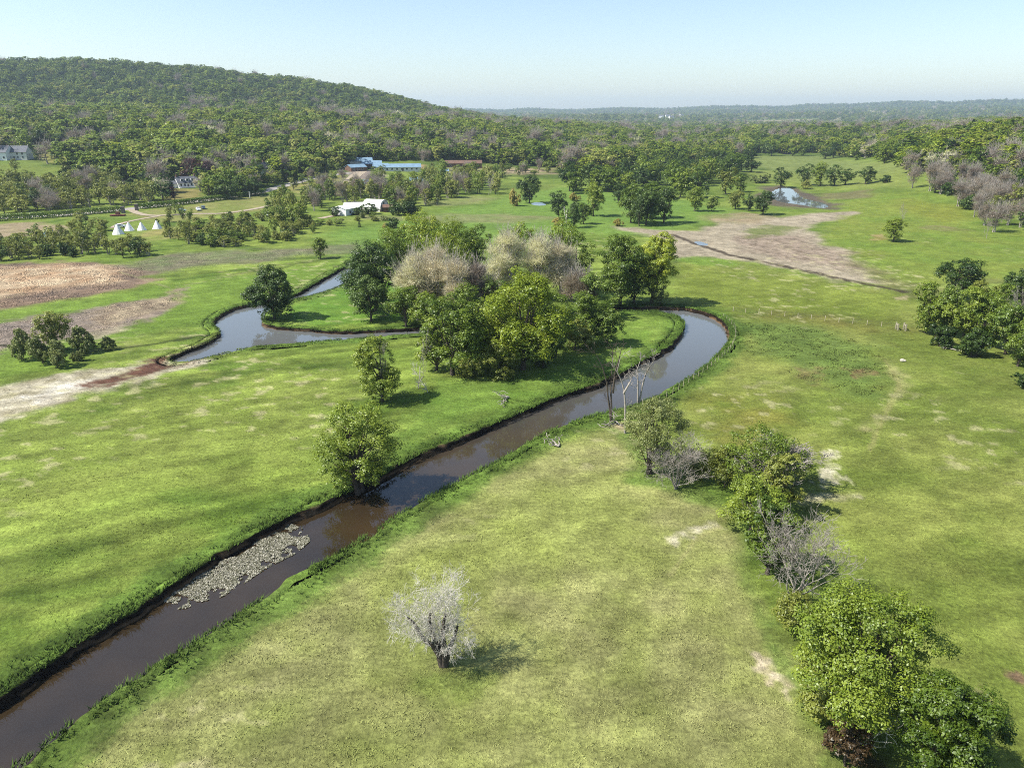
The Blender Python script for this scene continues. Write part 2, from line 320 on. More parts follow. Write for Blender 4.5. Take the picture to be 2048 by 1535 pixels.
def ground_color(x, y):
    r = np.hypot(x, y)
    n1 = fbm(x / 34, y / 34, 11, 4)
    n2 = fbm(x / 9, y / 9, 31, 4)
    n3 = fbm(x / 2.6 + 0.4 * n2 * 6, y / 2.6, 51, 3)
    t = np.clip(0.5 + (n1 - 0.5) * 1.7 + (n2 - 0.5) * 0.9, 0, 1)[:, None]
    col = MEADOW[0] * (1 - t) + MEADOW[1] * t
    dk = (sstep(.58, .74, fbm(x / 15 + 40, y / 11, 71, 3)) * .75)[:, None]
    col = col * (1 - dk) + MEADOW[2] * dk
    ca, sa = cos(radians(24)), sin(radians(24))
    u, v = x * ca + y * sa, -x * sa + y * ca
    st = fbm(u / 9, v / 2.2, 73, 4)
    near = 1 - sstep(220, 400, r)
    col = col * (1 + (st - .5) * 1.1 * near)[:, None]
    dk2 = (sstep(.56, .7, fbm(u / 16, v / 6, 74, 3)) * .38 * near)[:, None]
    col = col * (1 - dk2) + MEADOW[2] * dk2
    near_m = sdist(x, y, MOWN, 10)
    mk = sstep(-2, 6, near_m)
    stripe = np.sin((x * .93 - y * .36 + 2.5 * fbm(x / 25, y / 25, 81, 2)) * 2 * pi / 2.6) * fbm(x / 8, y / 8, 82, 2)
    col_stripe = 1 + .11 * stripe * mk
    forest = C(62, 86, 32)
    w = (sstep(420, 640, r) * 0.55 * sstep(.35, .6, fbm(x / 60, y / 60, 91, 2)))[:, None]
    col = col * (1 - w) + forest * w
    for q in PATCHES:
        m = q['soft'] + q['amp'] + 2
        sd = sdist(x, y, q['P'], m)
        k = sd > -m + 1e-3
        if not k.any(): continue
        X, Y = x[k], y[k]
        nz = fbm(X / q['scale'], Y / q['scale'], 13, 4) - 0.5
        wt = sstep(-q['soft'], q['soft'], sd[k] + nz * 2.6 * q['amp']) * q['s']
        mix = np.clip(0.5 + 2.2 * (fbm(X / q['scale'] * 1.7 + 5, Y / q['scale'] * 1.7, 17, 4) - 0.5), 0, 1)[:, None]
        c = q['c1'] * (1 - mix) + q['c2'] * mix
        if q['speck']:
            sp = (sstep(.56, .66, fbm(X / 1.6, Y / 1.6, 19, 2)) * q['speck'])[:, None]
            c = c * (1 - sp) + C(92, 76, 50) * sp
        col[k] = col[k] * (1 - wt[:, None]) + c * wt[:, None]
    for P, hw, c, s in TRACKS:
        d = ldist(x, y, P, hw * 4 + 4)
        k = d < hw * 4
        wt = (1 - sstep(hw * .6, hw * 1.5, d[k] + (fbm(x[k] / 2.5, y[k] / 2.5, 23, 3) - .5) * hw * 2))[:, None] * s
        col[k] = col[k] * (1 - wt) + c * wt
    col = col * col_stripe[:, None]
    # pale dry scraps in the grass
    sp = sstep(.62, .74, fbm(x / 2.8, y / 1.7, 37, 4)) * sstep(.5, .62, fbm(x / 40, y / 40, 38, 2)) * (1 - sstep(260, 420, r))
    col = col * (1 - .6 * sp[:, None]) + C(220, 212, 150) * .6 * sp[:, None]
    # lush strip along the river
    for P, wd in ((RIVER, 5.0), (BACKWATER, 3.0)):
        sd = sdist(x, y, P, 12)
        wt = sstep(-wd, -wd * .45, sd + (fbm(x / 4, y / 4, 41, 3) - .5) * 4) * .85
        lc = C(104, 136, 44)[None] * (0.45 + 1.1 * n3[:, None])
        if P is BACKWATER:
            dry = sdist(x, y, PATCHES_DRY, 6)
            wt = wt * (1 - sstep(-3, 1, dry))
        col = col * (1 - wt[:, None]) + lc * wt[:, None]
    col = col * .88 + col.mean(1)[:, None] * .12
    return col * (0.70 + 0.60 * n3)[:, None] * (1 + .5 * (st - .5) * near)[:, None]
MOWN = poly((760, 1500), (980, 1160), (1180, 960), (1380, 990), (1460, 1080), (1540, 1280), (1640, 1500))
PATCHES_DRY = poly((150, 800), (150, 750), (300, 690), (430, 655), (470, 700), (420, 735), (260, 790))
def bumps(x, y):
    r = np.hypot(x, y)
    return (0.28 * (fbm(x / 7, y / 7, 61, 4) - 0.5) + 0.8 * (fbm(x / 45, y / 45, 62, 2) - .5)) * (1 - sstep(250, 420, r))

# ------------------------------------------------------------------ mesh and material helpers
def mesh_np(name, V, faces, attrs=None, mats=(), fmat=None, smooth=False):
    """one mesh from arrays; faces is a list of (n,k) index arrays"""
    V = np.asarray(V, np.float32)
    faces = [np.asarray(f, np.int32) for f in faces if len(f)]
    me = bpy.data.meshes.new(name)
    me.vertices.add(len(V))
    me.vertices.foreach_set("co", V.ravel())
    nl = sum(f.size for f in faces)
    nf = sum(len(f) for f in faces)
    me.loops.add(nl)
    me.polygons.add(nf)
    me.loops.foreach_set("vertex_index", np.concatenate([f.ravel() for f in faces]) if faces else [])
    tot = np.concatenate([np.full(len(f), f.shape[1]) for f in faces]).astype(np.int32)
    st = np.concatenate([[0], np.cumsum(tot)[:-1]]).astype(np.int32)
    me.polygons.foreach_set("loop_start", st)
    me.polygons.foreach_set("loop_total", tot)
    for m in mats: me.materials.append(m)
    if fmat is not None: me.polygons.foreach_set("material_index", np.asarray(fmat, np.int32))
    if smooth: me.polygons.foreach_set("use_smooth", np.ones(nf, bool))
    for k, a in (attrs or {}).items():
        a = np.asarray(a, np.float32)
        if a.ndim == 1:
            t = me.attributes.new(k, 'FLOAT', 'POINT'); t.data.foreach_set("value", a)
        else:
            t = me.attributes.new(k, 'FLOAT_COLOR', 'POINT')
            t.data.foreach_set("color", np.hstack([a, np.ones((len(a), 1), np.float32)]).ravel())
    me.update(calc_edges=True)
    me.validate()
    return me
def tag(o, label=None, cat=None, group=None, kind=None):
    if label: o["label"] = label
    if cat: o["category"] = cat
    if group: o["group"] = group
    if kind: o["kind"] = kind
    return o
def link(name, me, parent=None, loc=None):
    o = bpy.data.objects.new(name, me)
    COL.objects.link(o)
    if parent is not None: o.parent = parent
    if loc is not None: o.location = loc
    return o
def empty(name, loc, rz=0.0):
    o = bpy.data.objects.new(name, None)
    o.empty_display_size = 0.5
    COL.objects.link(o)
    o.location = loc
    o.rotation_euler = (0, 0, rz)
    return o
def nt(name):
    m = bpy.data.materials.new(name)
    m.use_nodes = True
    t = m.node_tree
    b = t.nodes["Principled BSDF"]
    return m, t, b
def plain(name, col, rough=.8, var=.25, scale=3.0, metal=0.0, bump=0.0):
    m, t, b = nt(name)
    b.inputs["Roughness"].default_value = rough
    b.inputs["Metallic"].default_value = metal
    tc = t.nodes.new("ShaderNodeTexCoord")
    n = t.nodes.new("ShaderNodeTexNoise")
    n.inputs["Scale"].default_value = scale
    n.inputs["Detail"].default_value = 5
    r = t.nodes.new("ShaderNodeValToRGB")
    c = np.asarray(col)
    r.color_ramp.elements[0].position, r.color_ramp.elements[1].position = .3, .7
    r.color_ramp.elements[0].color = (*np.clip(c * (1 - var), 0, 1), 1)
    r.color_ramp.elements[1].color = (*np.clip(c * (1 + var), 0, .9), 1)
    t.links.new(tc.outputs["Object"], n.inputs["Vector"])
    t.links.new(n.outputs["Fac"], r.inputs[0])
    t.links.new(r.outputs[0], b.inputs["Base Color"])
    if bump:
        bp = t.nodes.new("ShaderNodeBump")
        bp.inputs["Strength"].default_value = bump
        bp.inputs["Distance"].default_value = .1
        t.links.new(n.outputs["Fac"], bp.inputs["Height"])
        t.links.new(bp.outputs[0], b.inputs["Normal"])
    return m
def leaf_mat(name, c1, c2, c3, transl=.35, objvar=.5, k=1.6):
    c1, c2, c3 = (np.minimum(np.asarray(c) * k, .7) for c in (c1, c2, c3))
    m = bpy.data.materials.new(name)
    m.use_nodes = True
    t = m.node_tree
    t.nodes.remove(t.nodes["Principled BSDF"])
    N, L = t.nodes.new, t.links.new
    a = N("ShaderNodeAttribute"); a.attribute_name = "tint"
    oi = N("ShaderNodeObjectInfo")
    mx = N("ShaderNodeMix"); mx.data_type = 'FLOAT'; mx.inputs[0].default_value = objvar
    L(a.outputs["Fac"], mx.inputs[2]); L(oi.outputs["Random"], mx.inputs[3])
    r = N("ShaderNodeValToRGB")
    e = r.color_ramp.elements
    e[0].position, e[0].color = .15, (*c1, 1)
    e[1].position, e[1].color = .85, (*c3, 1)
    k = e.new(.5); k.color = (*c2, 1)
    L(mx.outputs[0], r.inputs[0])
    d, tr, ms = N("ShaderNodeBsdfDiffuse"), N("ShaderNodeBsdfTranslucent"), N("ShaderNodeMixShader")
    gl, m2 = N("ShaderNodeBsdfGlossy"), N("ShaderNodeMixShader")
    gl.inputs["Roughness"].default_value = .45
    gl.inputs["Color"].default_value = (.9, .95, .9, 1)
    L(r.outputs[0], d.inputs[0]); L(r.outputs[0], tr.inputs[0])
    ms.inputs[0].default_value = transl
    L(d.outputs[0], ms.inputs[1]); L(tr.outputs[0], ms.inputs[2])
    m2.inputs[0].default_value = .03
    L(ms.outputs[0], m2.inputs[1]); L(gl.outputs[0], m2.inputs[2])
    L(m2.outputs[0], t.nodes["Material Output"].inputs[0])
    return m
def ground_material():
    m, t, b = nt("grassland")
    N, L = t.nodes.new, t.links.new
    b.inputs["Roughness"].default_value = .95
    b.inputs["Specular IOR Level"].default_value = .1
    a = N("ShaderNodeAttribute"); a.attribute_name = "col"
    g = N("ShaderNodeNewGeometry")
    def noise(scale, detail, dist=0.0, rough=.6, vec=None):
        n = N("ShaderNodeTexNoise")
        n.inputs["Scale"].default_value = scale
        n.inputs["Detail"].default_value = detail
        n.inputs["Distortion"].default_value = dist
        n.inputs["Roughness"].default_value = rough
        L(vec or g.outputs["Position"], n.inputs["Vector"])
        return n
    mp = N("ShaderNodeMapping")
    mp.inputs["Rotation"].default_value = (0, 0, radians(-28))
    mp.inputs["Scale"].default_value = (1, 2.4, 1)
    L(g.outputs["Position"], mp.inputs["Vector"])
    n1 = noise(2.3, 5, .6, .7)
    n2 = noise(.55, 5, 1.2, .65, mp.outputs[0])
    n3 = noise(.11, 6, 1.5, .65, mp.outputs[0])
    def rng(n, lo, hi):
        r = N("ShaderNodeMapRange")
        r.inputs[1].default_value, r.inputs[2].default_value = .3, .7
        r.inputs[3].default_value, r.inputs[4].default_value = lo, hi
        L(n.outputs["Fac"], r.inputs[0])
        return r.outputs[0]
    def mul(x, y):
        k = N("ShaderNodeMath"); k.operation = 'MULTIPLY'
        L(x, k.inputs[0]); L(y, k.inputs[1])
        return k.outputs[0]
    f = mul(mul(rng(n1, .62, 1.38), rng(n2, .74, 1.26)), rng(n3, .86, 1.14))
    mx = N("ShaderNodeVectorMath"); mx.operation = 'SCALE'
    L(a.outputs["Color"], mx.inputs[0]); L(f, mx.inputs["Scale"])
    L(mx.outputs[0], b.inputs["Base Color"])
    bp = N("ShaderNodeBump"); bp.inputs["Strength"].default_value = .8; bp.inputs["Distance"].default_value = .3
    ad = N("ShaderNodeMath"); ad.operation = 'ADD'
    L(n1.outputs["Fac"], ad.inputs[0]); L(n2.outputs["Fac"], ad.inputs[1])
    L(ad.outputs[0], bp.inputs["Height"]); L(bp.outputs[0], b.inputs["Normal"])
    return m
def water_material():
    m, t, b = nt("river_water")
    N, L = t.nodes.new, t.links.new
    b.inputs["Base Color"].default_value = (*C(74, 62, 44), 1)
    b.inputs["Roughness"].default_value = .03
    b.inputs["IOR"].default_value = 1.6
    b.inputs["Specular IOR Level"].default_value = .5
    g = N("ShaderNodeNewGeometry")
    n = N("ShaderNodeTexNoise"); n.inputs["Scale"].default_value = 1.4; n.inputs["Detail"].default_value = 3
    n2 = N("ShaderNodeTexNoise"); n2.inputs["Scale"].default_value = .07; n2.inputs["Detail"].default_value = 4
    L(g.outputs["Position"], n.inputs["Vector"]); L(g.outputs["Position"], n2.inputs["Vector"])
    bp = N("ShaderNodeBump"); bp.inputs["Strength"].default_value = .05; bp.inputs["Distance"].default_value = .05
    L(n.outputs["Fac"], bp.inputs["Height"]); L(bp.outputs[0], b.inputs["Normal"])
    r = N("ShaderNodeValToRGB")
    r.color_ramp.elements[0].position, r.color_ramp.elements[1].position = .35, .7
    r.color_ramp.elements[0].color = (*C(60, 50, 35), 1)
    r.color_ramp.elements[1].color = (*C(86, 70, 48), 1)
    L(n2.outputs["Fac"], r.inputs[0])
    sp = N("ShaderNodeSeparateXYZ"); L(g.outputs["Position"], sp.inputs[0])      # sky reflection painted into the base colour, greyer with distance
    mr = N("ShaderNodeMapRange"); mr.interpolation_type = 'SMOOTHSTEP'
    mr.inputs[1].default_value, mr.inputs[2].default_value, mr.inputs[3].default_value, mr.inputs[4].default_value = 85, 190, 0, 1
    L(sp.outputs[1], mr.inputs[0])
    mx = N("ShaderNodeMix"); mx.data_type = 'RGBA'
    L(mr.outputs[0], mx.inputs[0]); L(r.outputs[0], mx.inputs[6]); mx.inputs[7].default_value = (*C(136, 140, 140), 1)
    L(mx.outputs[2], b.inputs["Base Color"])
    return m

M_GROUND = ground_material()
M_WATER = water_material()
LEAF = {
    'oak':   leaf_mat("leaf_green", C(70, 94, 24), C(112, 134, 38), C(150, 166, 58), .28),
    'dark':  leaf_mat("leaf_dark_green", C(44, 66, 24), C(74, 98, 36), C(106, 128, 54), .25),
    'yell':  leaf_mat("leaf_yellow_green", C(88, 110, 18), C(136, 154, 36), C(176, 186, 60), .32),
    'light': leaf_mat("leaf_light_green", C(88, 114, 36), C(128, 150, 58), C(164, 180, 90), .32),
    'will':  leaf_mat("leaf_willow_grey_green", C(96, 110, 54), C(136, 146, 80), C(170, 176, 108), .3),
    'olive': leaf_mat("leaf_olive", C(98, 110, 40), C(142, 150, 62), C(174, 178, 92), .32),
    'gold':  leaf_mat("leaf_golden", C(150, 146, 56), C(186, 172, 84), C(206, 190, 110), .35),
    'tan':   leaf_mat("bud_tan", C(168, 154, 124), C(194, 180, 152), C(190, 188, 138), .3, .4, 3.0),
    'mauve': leaf_mat("bud_mauve", C(146, 134, 120), C(172, 152, 134), C(182, 168, 134), .3, .4, 1.35),
    'red':   leaf_mat("leaf_copper", C(46, 22, 30), C(66, 32, 36), C(92, 44, 38), .25),
    'brown': leaf_mat("leaf_dry_brown", C(84, 66, 44), C(110, 88, 56), C(112, 108, 58), .25, .5, 1.1),
    'fir':   leaf_mat("needle", C(28, 50, 30), C(42, 66, 38), C(60, 84, 46), .15),
}
M_BARK = plain("bark_grey_brown", C(104, 92, 78), .9, .35, 4, bump=.4)
M_PALE = plain("bark_pale", (.52, .49, .42), .85, .2, 2)
M_GREY = plain("bark_silver_grey", C(206, 196, 182), .85, .25, 3)
M_DARKBARK = plain("bark_dark", C(76, 66, 58), .9, .35, 3, bump=.4)
M_TANBARK = plain("bark_tan", C(228, 218, 200), .9, .25, 3)

# ------------------------------------------------------------------ structure: ground sheet
def build_ground():
    az = np.concatenate([np.arange(-180, -52, 2.5), np.arange(-52, 52, .19), np.arange(52, 180, 2.5)])
    rr = [10.0]
    while rr[-1] < 14000:
        r = rr[-1]
        rr.append(r * (1 + (0.006 if r < 420 else 0.0075 if r < 3000 else 0.011)))
    rr = np.array(rr)
    A, R = np.meshgrid(np.radians(az), rr)
    x, y = (R * np.sin(A)).ravel(), (R * np.cos(A)).ravel()
    z = height(x, y) + bumps(x, y)
    cell = np.maximum(R.ravel() * .0062, .25)
    for P in (RIVER, BACKWATER):
        sd = sdist(x, y, P, 8)
        z = np.where(sd > -1.0 * np.minimum(cell, 1.6), np.minimum(z, -2.6), z)
        z = np.where((sd <= -1.0 * np.minimum(cell, 1.6)) & (sd > -5), z * sstep(-1.5, -5, sd), z)
    for P in [POND] + POOLS:
        sd = sdist(x, y, P, 12)
        z = np.where(sd > -6, np.minimum(z, -.9 * sstep(-4, 3, sd) + z * (1 - sstep(-6, -2, sd))), z)
    col = ground_color(x, y)
    nr, na = len(rr), len(az)
    i, j = np.meshgrid(np.arange(nr - 1), np.arange(na), indexing='ij')
    j2 = (j + 1) % na
    F = np.stack([i * na + j, (i * na + j2), ((i + 1) * na + j2), ((i + 1) * na + j)], -1).reshape(-1, 4)
    F = F[:, ::-1]
    V = np.stack([x, y, z], 1)
    V = np.vstack([V, [[0, 0, 0]]])
    col = np.vstack([col, col[:1]])
    tri = np.stack([np.full(na, len(V) - 1), (np.arange(na) + 1) % na, np.arange(na)], 1)
    me = mesh_np("ground", V, [F, tri], {"col": col}, [M_GROUND], smooth=True)
    tag(link("ground", me), "green valley floor and wooded hills reaching to the horizon", "ground", kind="structure")
build_ground()

def resample(P, step, closed=True):
    Q = np.vstack([P, P[:1]]) if closed else np.asarray(P)
    L = np.concatenate([[0], np.cumsum(np.hypot(*np.diff(Q, axis=0).T))])
    n = max(8, int(L[-1] / step))
    s = np.linspace(0, L[-1], n, endpoint=not closed)
    return np.stack([np.interp(s, L, Q[:, 0]), np.interp(s, L, Q[:, 1])], 1)
def normals(P, closed=True):
    if closed: T = np.roll(P, -1, 0) - np.roll(P, 1, 0)
    else: T = np.gradient(P, axis=0)
    T /= np.linalg.norm(T, axis=1)[:, None] + 1e-9
    N = np.stack([T[:, 1], -T[:, 0]], 1)
    if closed:
        a = np.sum(P[:, 0] * np.roll(P[:, 1], -1) - np.roll(P[:, 0], -1) * P[:, 1])
        if a < 0: N = -N
    return N                                          # outward for closed outlines
WATER_Z = -.95
def build_banks():
    for P, bz in ((RIVER, WATER_Z), (BACKWATER, -.7)):
        Q = resample(P, .55)
        N = normals(Q)
        s = np.arange(len(Q)) * .55
        wig = ((fbm(s / 1.6, s * 0 + 3, 5, 3) - .5) * .9 + (fbm(s / 8, s * 0 + 8, 15, 2) - .5) * 1.6)[:, None]
        Q = Q + N * wig
        rd = np.hypot(Q[:, 0], Q[:, 1])
        rowsV, rowsC = [], []
        outer = np.clip(.012 * rd, 1.3, 3.6)
        prof = [(None, -.05), (.9, .16), (.25, .20), (0, .0), (-.18, -.45), (-.24, -.8), (-.75, -1.6)]
        for k, (o, z) in enumerate(prof):
            off = outer if o is None else np.full(len(Q), o)
            jit = (fbm(s / 1.1 + 50 * k, s * 0 + k, 7, 3) - .5)
            X = Q + N * (off + jit * (.5 if 0 < k else 0))[:, None]
            Z = z + jit * (.35 if 0 < k < 6 else 0) + (fbm(s / 9, s * 0 + .5, 8, 2) - .5) * (.25 if k < 4 else .1)
            if k == 0: Z = np.full(len(Q), z)
            rowsV.append(np.column_stack([X, Z]))
            if k < 3:
                c = ground_color(X[:, 0], X[:, 1]) * (.8 + .6 * np.random.RandomState(k).rand(len(Q)))[:, None]
            else:
                nz = fbm(s / 5 + 9, s * 0 + k, 9, 4)
                c = np.where((nz > .63)[:, None], C(128, 106, 80)[None], C(52, 42, 32)[None] * (.5 + nz[:, None]))
                if k == 5: c = np.where((nz > .45)[:, None], C(140, 112, 82)[None], c)
            rowsC.append(c)
        V, Cc = np.vstack(rowsV), np.vstack(rowsC)
        n = len(Q)
        i, j = np.meshgrid(np.arange(len(prof) - 1), np.arange(n), indexing='ij')
        F = np.stack([i * n + j, i * n + (j + 1) % n, (i + 1) * n + (j + 1) % n, (i + 1) * n + j], -1).reshape(-1, 4)
        me = mesh_np("riverbank", V, [F], {"col": Cc}, [M_GROUND])
        tag(link("riverbank_ground", me), "grassy riverbank with a dark cut earth edge" if P is RIVER else "low earth bank round the still backwater", "riverbank", kind="structure")
build_banks()
def flat_poly(name, polys, mat, label, cat):
    bm = bmesh.new()
    for P, z in polys:
        f = bm.faces.new([bm.verts.new((p[0], p[1], z)) for p in P])
        if f.normal.z < 0 or True:
            f.normal_update()
            if f.normal.z < 0: f.normal_flip()
    bmesh.ops.triangulate(bm, faces=bm.faces[:])
    me = bpy.data.meshes.new(name)
    bm.to_mesh(me); bm.free()
    me.materials.append(mat)
    return tag(link(name, me), label, cat, kind="structure")
def dil(P, d):
    Q = resample(P, 1.5)
    return Q + normals(Q) * d
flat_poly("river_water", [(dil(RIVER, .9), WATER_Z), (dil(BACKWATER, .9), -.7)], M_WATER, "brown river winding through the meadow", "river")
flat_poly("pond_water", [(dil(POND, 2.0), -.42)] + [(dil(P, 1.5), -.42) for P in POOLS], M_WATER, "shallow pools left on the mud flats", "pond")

def strip(name, pts, w, mat, label, cat, lift=.14):
    P = resample(smooth_line(poly(*pts), 2), 4.0, False)
    N = normals(P, False)
    A, B = P + N * w / 2, P - N * w / 2
    V = np.vstack([np.column_stack([q, height(q[:, 0], q[:, 1]) + lift + bumps(q[:, 0], q[:, 1])]) for q in (A, P, B)])
    n = len(P)
    i = np.arange(n - 1)
    F = np.vstack([np.stack([i + n * k, i + 1 + n * k, i + 1 + n * (k + 1), i + n * (k + 1)], 1) for k in (0, 1)])
    return tag(link(name, mesh_np(name, V, [F], None, [mat])), label, cat, kind="structure")
M_ASPHALT = plain("road_grey", C(196, 188, 178), .9, .1, .5)
M_GRAVEL = plain("gravel_path", C(206, 188, 160), .95, .15, .6)
strip("road", [(-200, 450), (0, 436), (130, 431), (260, 418), (400, 402), (510, 388), (570, 371), (640, 352), (700, 346)], 8.5, M_ASPHALT, "grey country road along the foot of the wooded slope", "road")
strip("path", [(262, 419), (272, 426), (300, 432), (340, 430), (400, 427), (440, 428), (500, 420), (550, 409)], 4.0, M_GRAVEL, "pale gravel drive winding in from the gate", "path")
strip("path", [(320, 432), (270, 440), (235, 449), (225, 456)], 2.6, M_GRAVEL, "pale track running down to the white tipis", "path")
strip("path", [(640, 437), (670, 431), (690, 428)], 4, M_GRAVEL, "short pale drive ending at the white sheds", "path")
strip("path", [(690, 372), (700, 362), (712, 350), (725, 342)], 9, M_GRAVEL, "wide pale yard drive below the blue roofed buildings", "path")
strip("path", [(470, 318), (500, 324), (540, 334), (580, 338)], 5, M_GRAVEL, "pale lane climbing through the woods", "path")

# ------------------------------------------------------------------ trees
def rnd_dirs(rng, n):
    v = rng.normal(size=(n, 3))
    return v / np.linalg.norm(v, axis=1)[:, None]
def cards(rng, lobes, n, size, up=.35, rough=.6, gap=.35, slim=.62, bottom=.45, inner=.5, droop=0.0):
    """leaf sprays spread through the lobes of a crown -> verts, quads, tint"""
    lc = np.array([l[0] for l in lobes]); lr = np.array([l[1] for l in lobes])
    lt = rng.rand(len(lobes))
    # every lobe carries a number of leaf clumps on its surface
    sc_, sr, sd_, sl = [], [], [], []
    for i in range(len(lobes)):
        m = 11
        d = rnd_dirs(rng, m)
        d[:, 2] = np.where((d[:, 2] < -.4) & (rng.rand(m) > bottom), -d[:, 2], d[:, 2])
        sc_.append(lc[i] + d * np.array([1, 1, .9]) * (lr[i] * (.62 + .4 * rng.rand(m)))[:, None])
        sr.append(lr[i] * (.27 + .2 * rng.rand(m))); sd_.append(d); sl += [i] * m
    sc_, sr, sd_, sl = np.vstack(sc_), np.concatenate(sr), np.vstack(sd_), np.array(sl)
    st = rng.rand(len(sr))
    k = rng.choice(len(sr), n, p=sr ** 2 / (sr ** 2).sum())
    e = rnd_dirs(rng, n)
    e[:, 2] = np.where((e[:, 2] < 0) & (rng.rand(n) < .45), -e[:, 2], e[:, 2])
    u = e * (sr[k] * rng.rand(n) ** .45)[:, None] * np.array([1.05, 1.05, .8])
    p = sc_[k] + u
    d = e * .75 + sd_[k] * .45
    n = len(p)
    nor = d * .75 + rnd_dirs(rng, n) * rough + np.array([0, 0, up])
    nor /= np.linalg.norm(nor, axis=1)[:, None]
    t = np.cross(nor, rnd_dirs(rng, n))
    if droop: t = t + np.array([0, 0, -droop])
    t /= np.linalg.norm(t, axis=1)[:, None]
    b = np.cross(nor, t)
    L = (size * (.6 + .8 * rng.rand(n)))[:, None]
    W = L * slim
    fold = nor * L * .12
    V = np.stack([p + t * L * .5, p + b * W * .5 - fold, p - t * L * .5, p - b * W * .5 - fold], 1).reshape(-1, 3)
    F = np.arange(4 * n).reshape(-1, 4)
    tint = np.clip(.5 + .4 * (lt[sl[k]] - .5) + .45 * (st[k] - .5) + .45 * (rng.rand(n) - .5), 0, 1)
    return V, F, np.repeat(tint, 4)
def tubes(paths, sides=5):
    Vs, Fs, o = [], [], 0
    for P, R in paths:
        P, R = np.asarray(P, float), np.asarray(R, float)
        n = len(P)
        T = np.gradient(P, axis=0)
        T /= np.linalg.norm(T, axis=1)[:, None] + 1e-9
        ref = np.where(np.abs(T[:, 2:3]) > .9, np.array([[1., 0, 0]]), np.array([[0, 0, 1.]]))
        A = np.cross(T, ref); A /= np.linalg.norm(A, axis=1)[:, None] + 1e-9
        B = np.cross(T, A)
        s = 3 if R[0] < .035 else 4 if R[0] < .09 else sides
        a = np.arange(s) * 2 * pi / s
        ring = P[:, None] + (A[:, None] * np.cos(a)[None, :, None] + B[:, None] * np.sin(a)[None, :, None]) * R[:, None, None]
        Vs.append(ring.reshape(-1, 3))
        i, j = np.meshgrid(np.arange(n - 1), np.arange(s), indexing='ij')
        Fs.append(np.stack([i * s + j, i * s + (j + 1) % s, (i + 1) * s + (j + 1) % s, (i + 1) * s + j], -1).reshape(-1, 4) + o)
        o += n * s
    return np.vstack(Vs), np.vstack(Fs)
def crown_lobes(rng, H, W, zb, nl, top=.0, lean=(0, 0), fat=1.0):
    a, c = (1 - zb) / 2 * H, (1 + zb) / 2 * H
    out = [(np.array([lean[0] * .5, lean[1] * .5, c]), W * .27 * fat)]
    for i in range(nl):
        d = rnd_dirs(rng, 1)[0]
        d[2] = d[2] * .95 + .08
        rr = .52 + .16 * rng.rand()
        lr = W * (.15 + .12 * rng.rand()) * fat
        z = c + d[2] * a * (rr + .12)
        sh = 1 - top * max(0, d[2])
        out.append((np.array([d[0] * W / 2 * rr * 1.12 * sh + lean[0] * z / H, d[1] * W / 2 * rr * 1.12 * sh + lean[1] * z / H, z]), min(lr, a * .55)))
    return out
def limbs(rng, lobes, H, r0, fork=.28, nt=1):
    paths = []
    base = np.array([0, 0, -.4])
    tops = []
    for q in range(nt):
        off = rng.normal(0, .35, 3) * (nt > 1); off[2] = 0
        top = np.array([rng.normal(0, .05 * H) + off[0] * 2, rng.normal(0, .05 * H) + off[1] * 2, H * .72])
        t = np.linspace(0, 1, 7)[:, None]
        P = (base + off) * (1 - t) + top * t + np.column_stack([np.sin(t[:, 0] * 5 + q) * .012 * H, np.cos(t[:, 0] * 4 + q) * .012 * H, t[:, 0] * 0])
        R = r0 * (1 - .8 * t[:, 0]) ; R[0] *= 1.35
        paths.append((P, R)); tops.append(P)
    for c, lr in lobes[1:]:
        P0 = tops[rng.randint(nt)]
        f = min(max(fork + .45 * rng.rand(), .1), .95)
        i = int(f * 6)
        s = P0[i]
        if c[2] < s[2] + .3: s = P0[max(1, i - 2)]
        m = (s + c) / 2 + np.array([0, 0, -.06 * H])
        t = np.linspace(0, 1, 5)[:, None]
        P = s * (1 - t) ** 2 + 2 * m * t * (1 - t) + c * t ** 2
        paths.append((P, r0 * .38 * (1 - .75 * t[:, 0])))
    return paths
def grow(rng, p, d, L, r, lvl, maxl, out, up=.05, kids=(3, 4), wander=.2, spread=(.5, 1.0), rmin=.012):
    n = 4 if lvl < maxl else 3
    P, R, D = [p.copy()], [r], [d.copy()]
    for i in range(n):
        d = d + rng.normal(0, wander, 3) + np.array([0, 0, up])
        d /= np.linalg.norm(d)
        p = p + d * L / n
        P.append(p); R.append(max(rmin, r * (1 - .62 * (i + 1) / n))); D.append(d)
    out.append((np.array(P), np.array(R)))
    if lvl >= maxl: return
    for c in range(rng.randint(kids[0], kids[1] + 1)):
        i = n if c == 0 else rng.randint(1, n + 1)
        dd = D[i]
        ax = np.cross(dd, rnd_dirs(rng, 1)[0]); ax /= np.linalg.norm(ax) + 1e-9
        a = spread[0] + (spread[1] - spread[0]) * rng.rand()
        if c == 0: a *= .5
        nd = dd * cos(a) + ax * sin(a)
        grow(rng, P[i], nd, L * (.55 + .25 * rng.rand()), max(rmin, R[i] * .72), lvl + 1, maxl, out, up, kids, wander, spread, rmin)
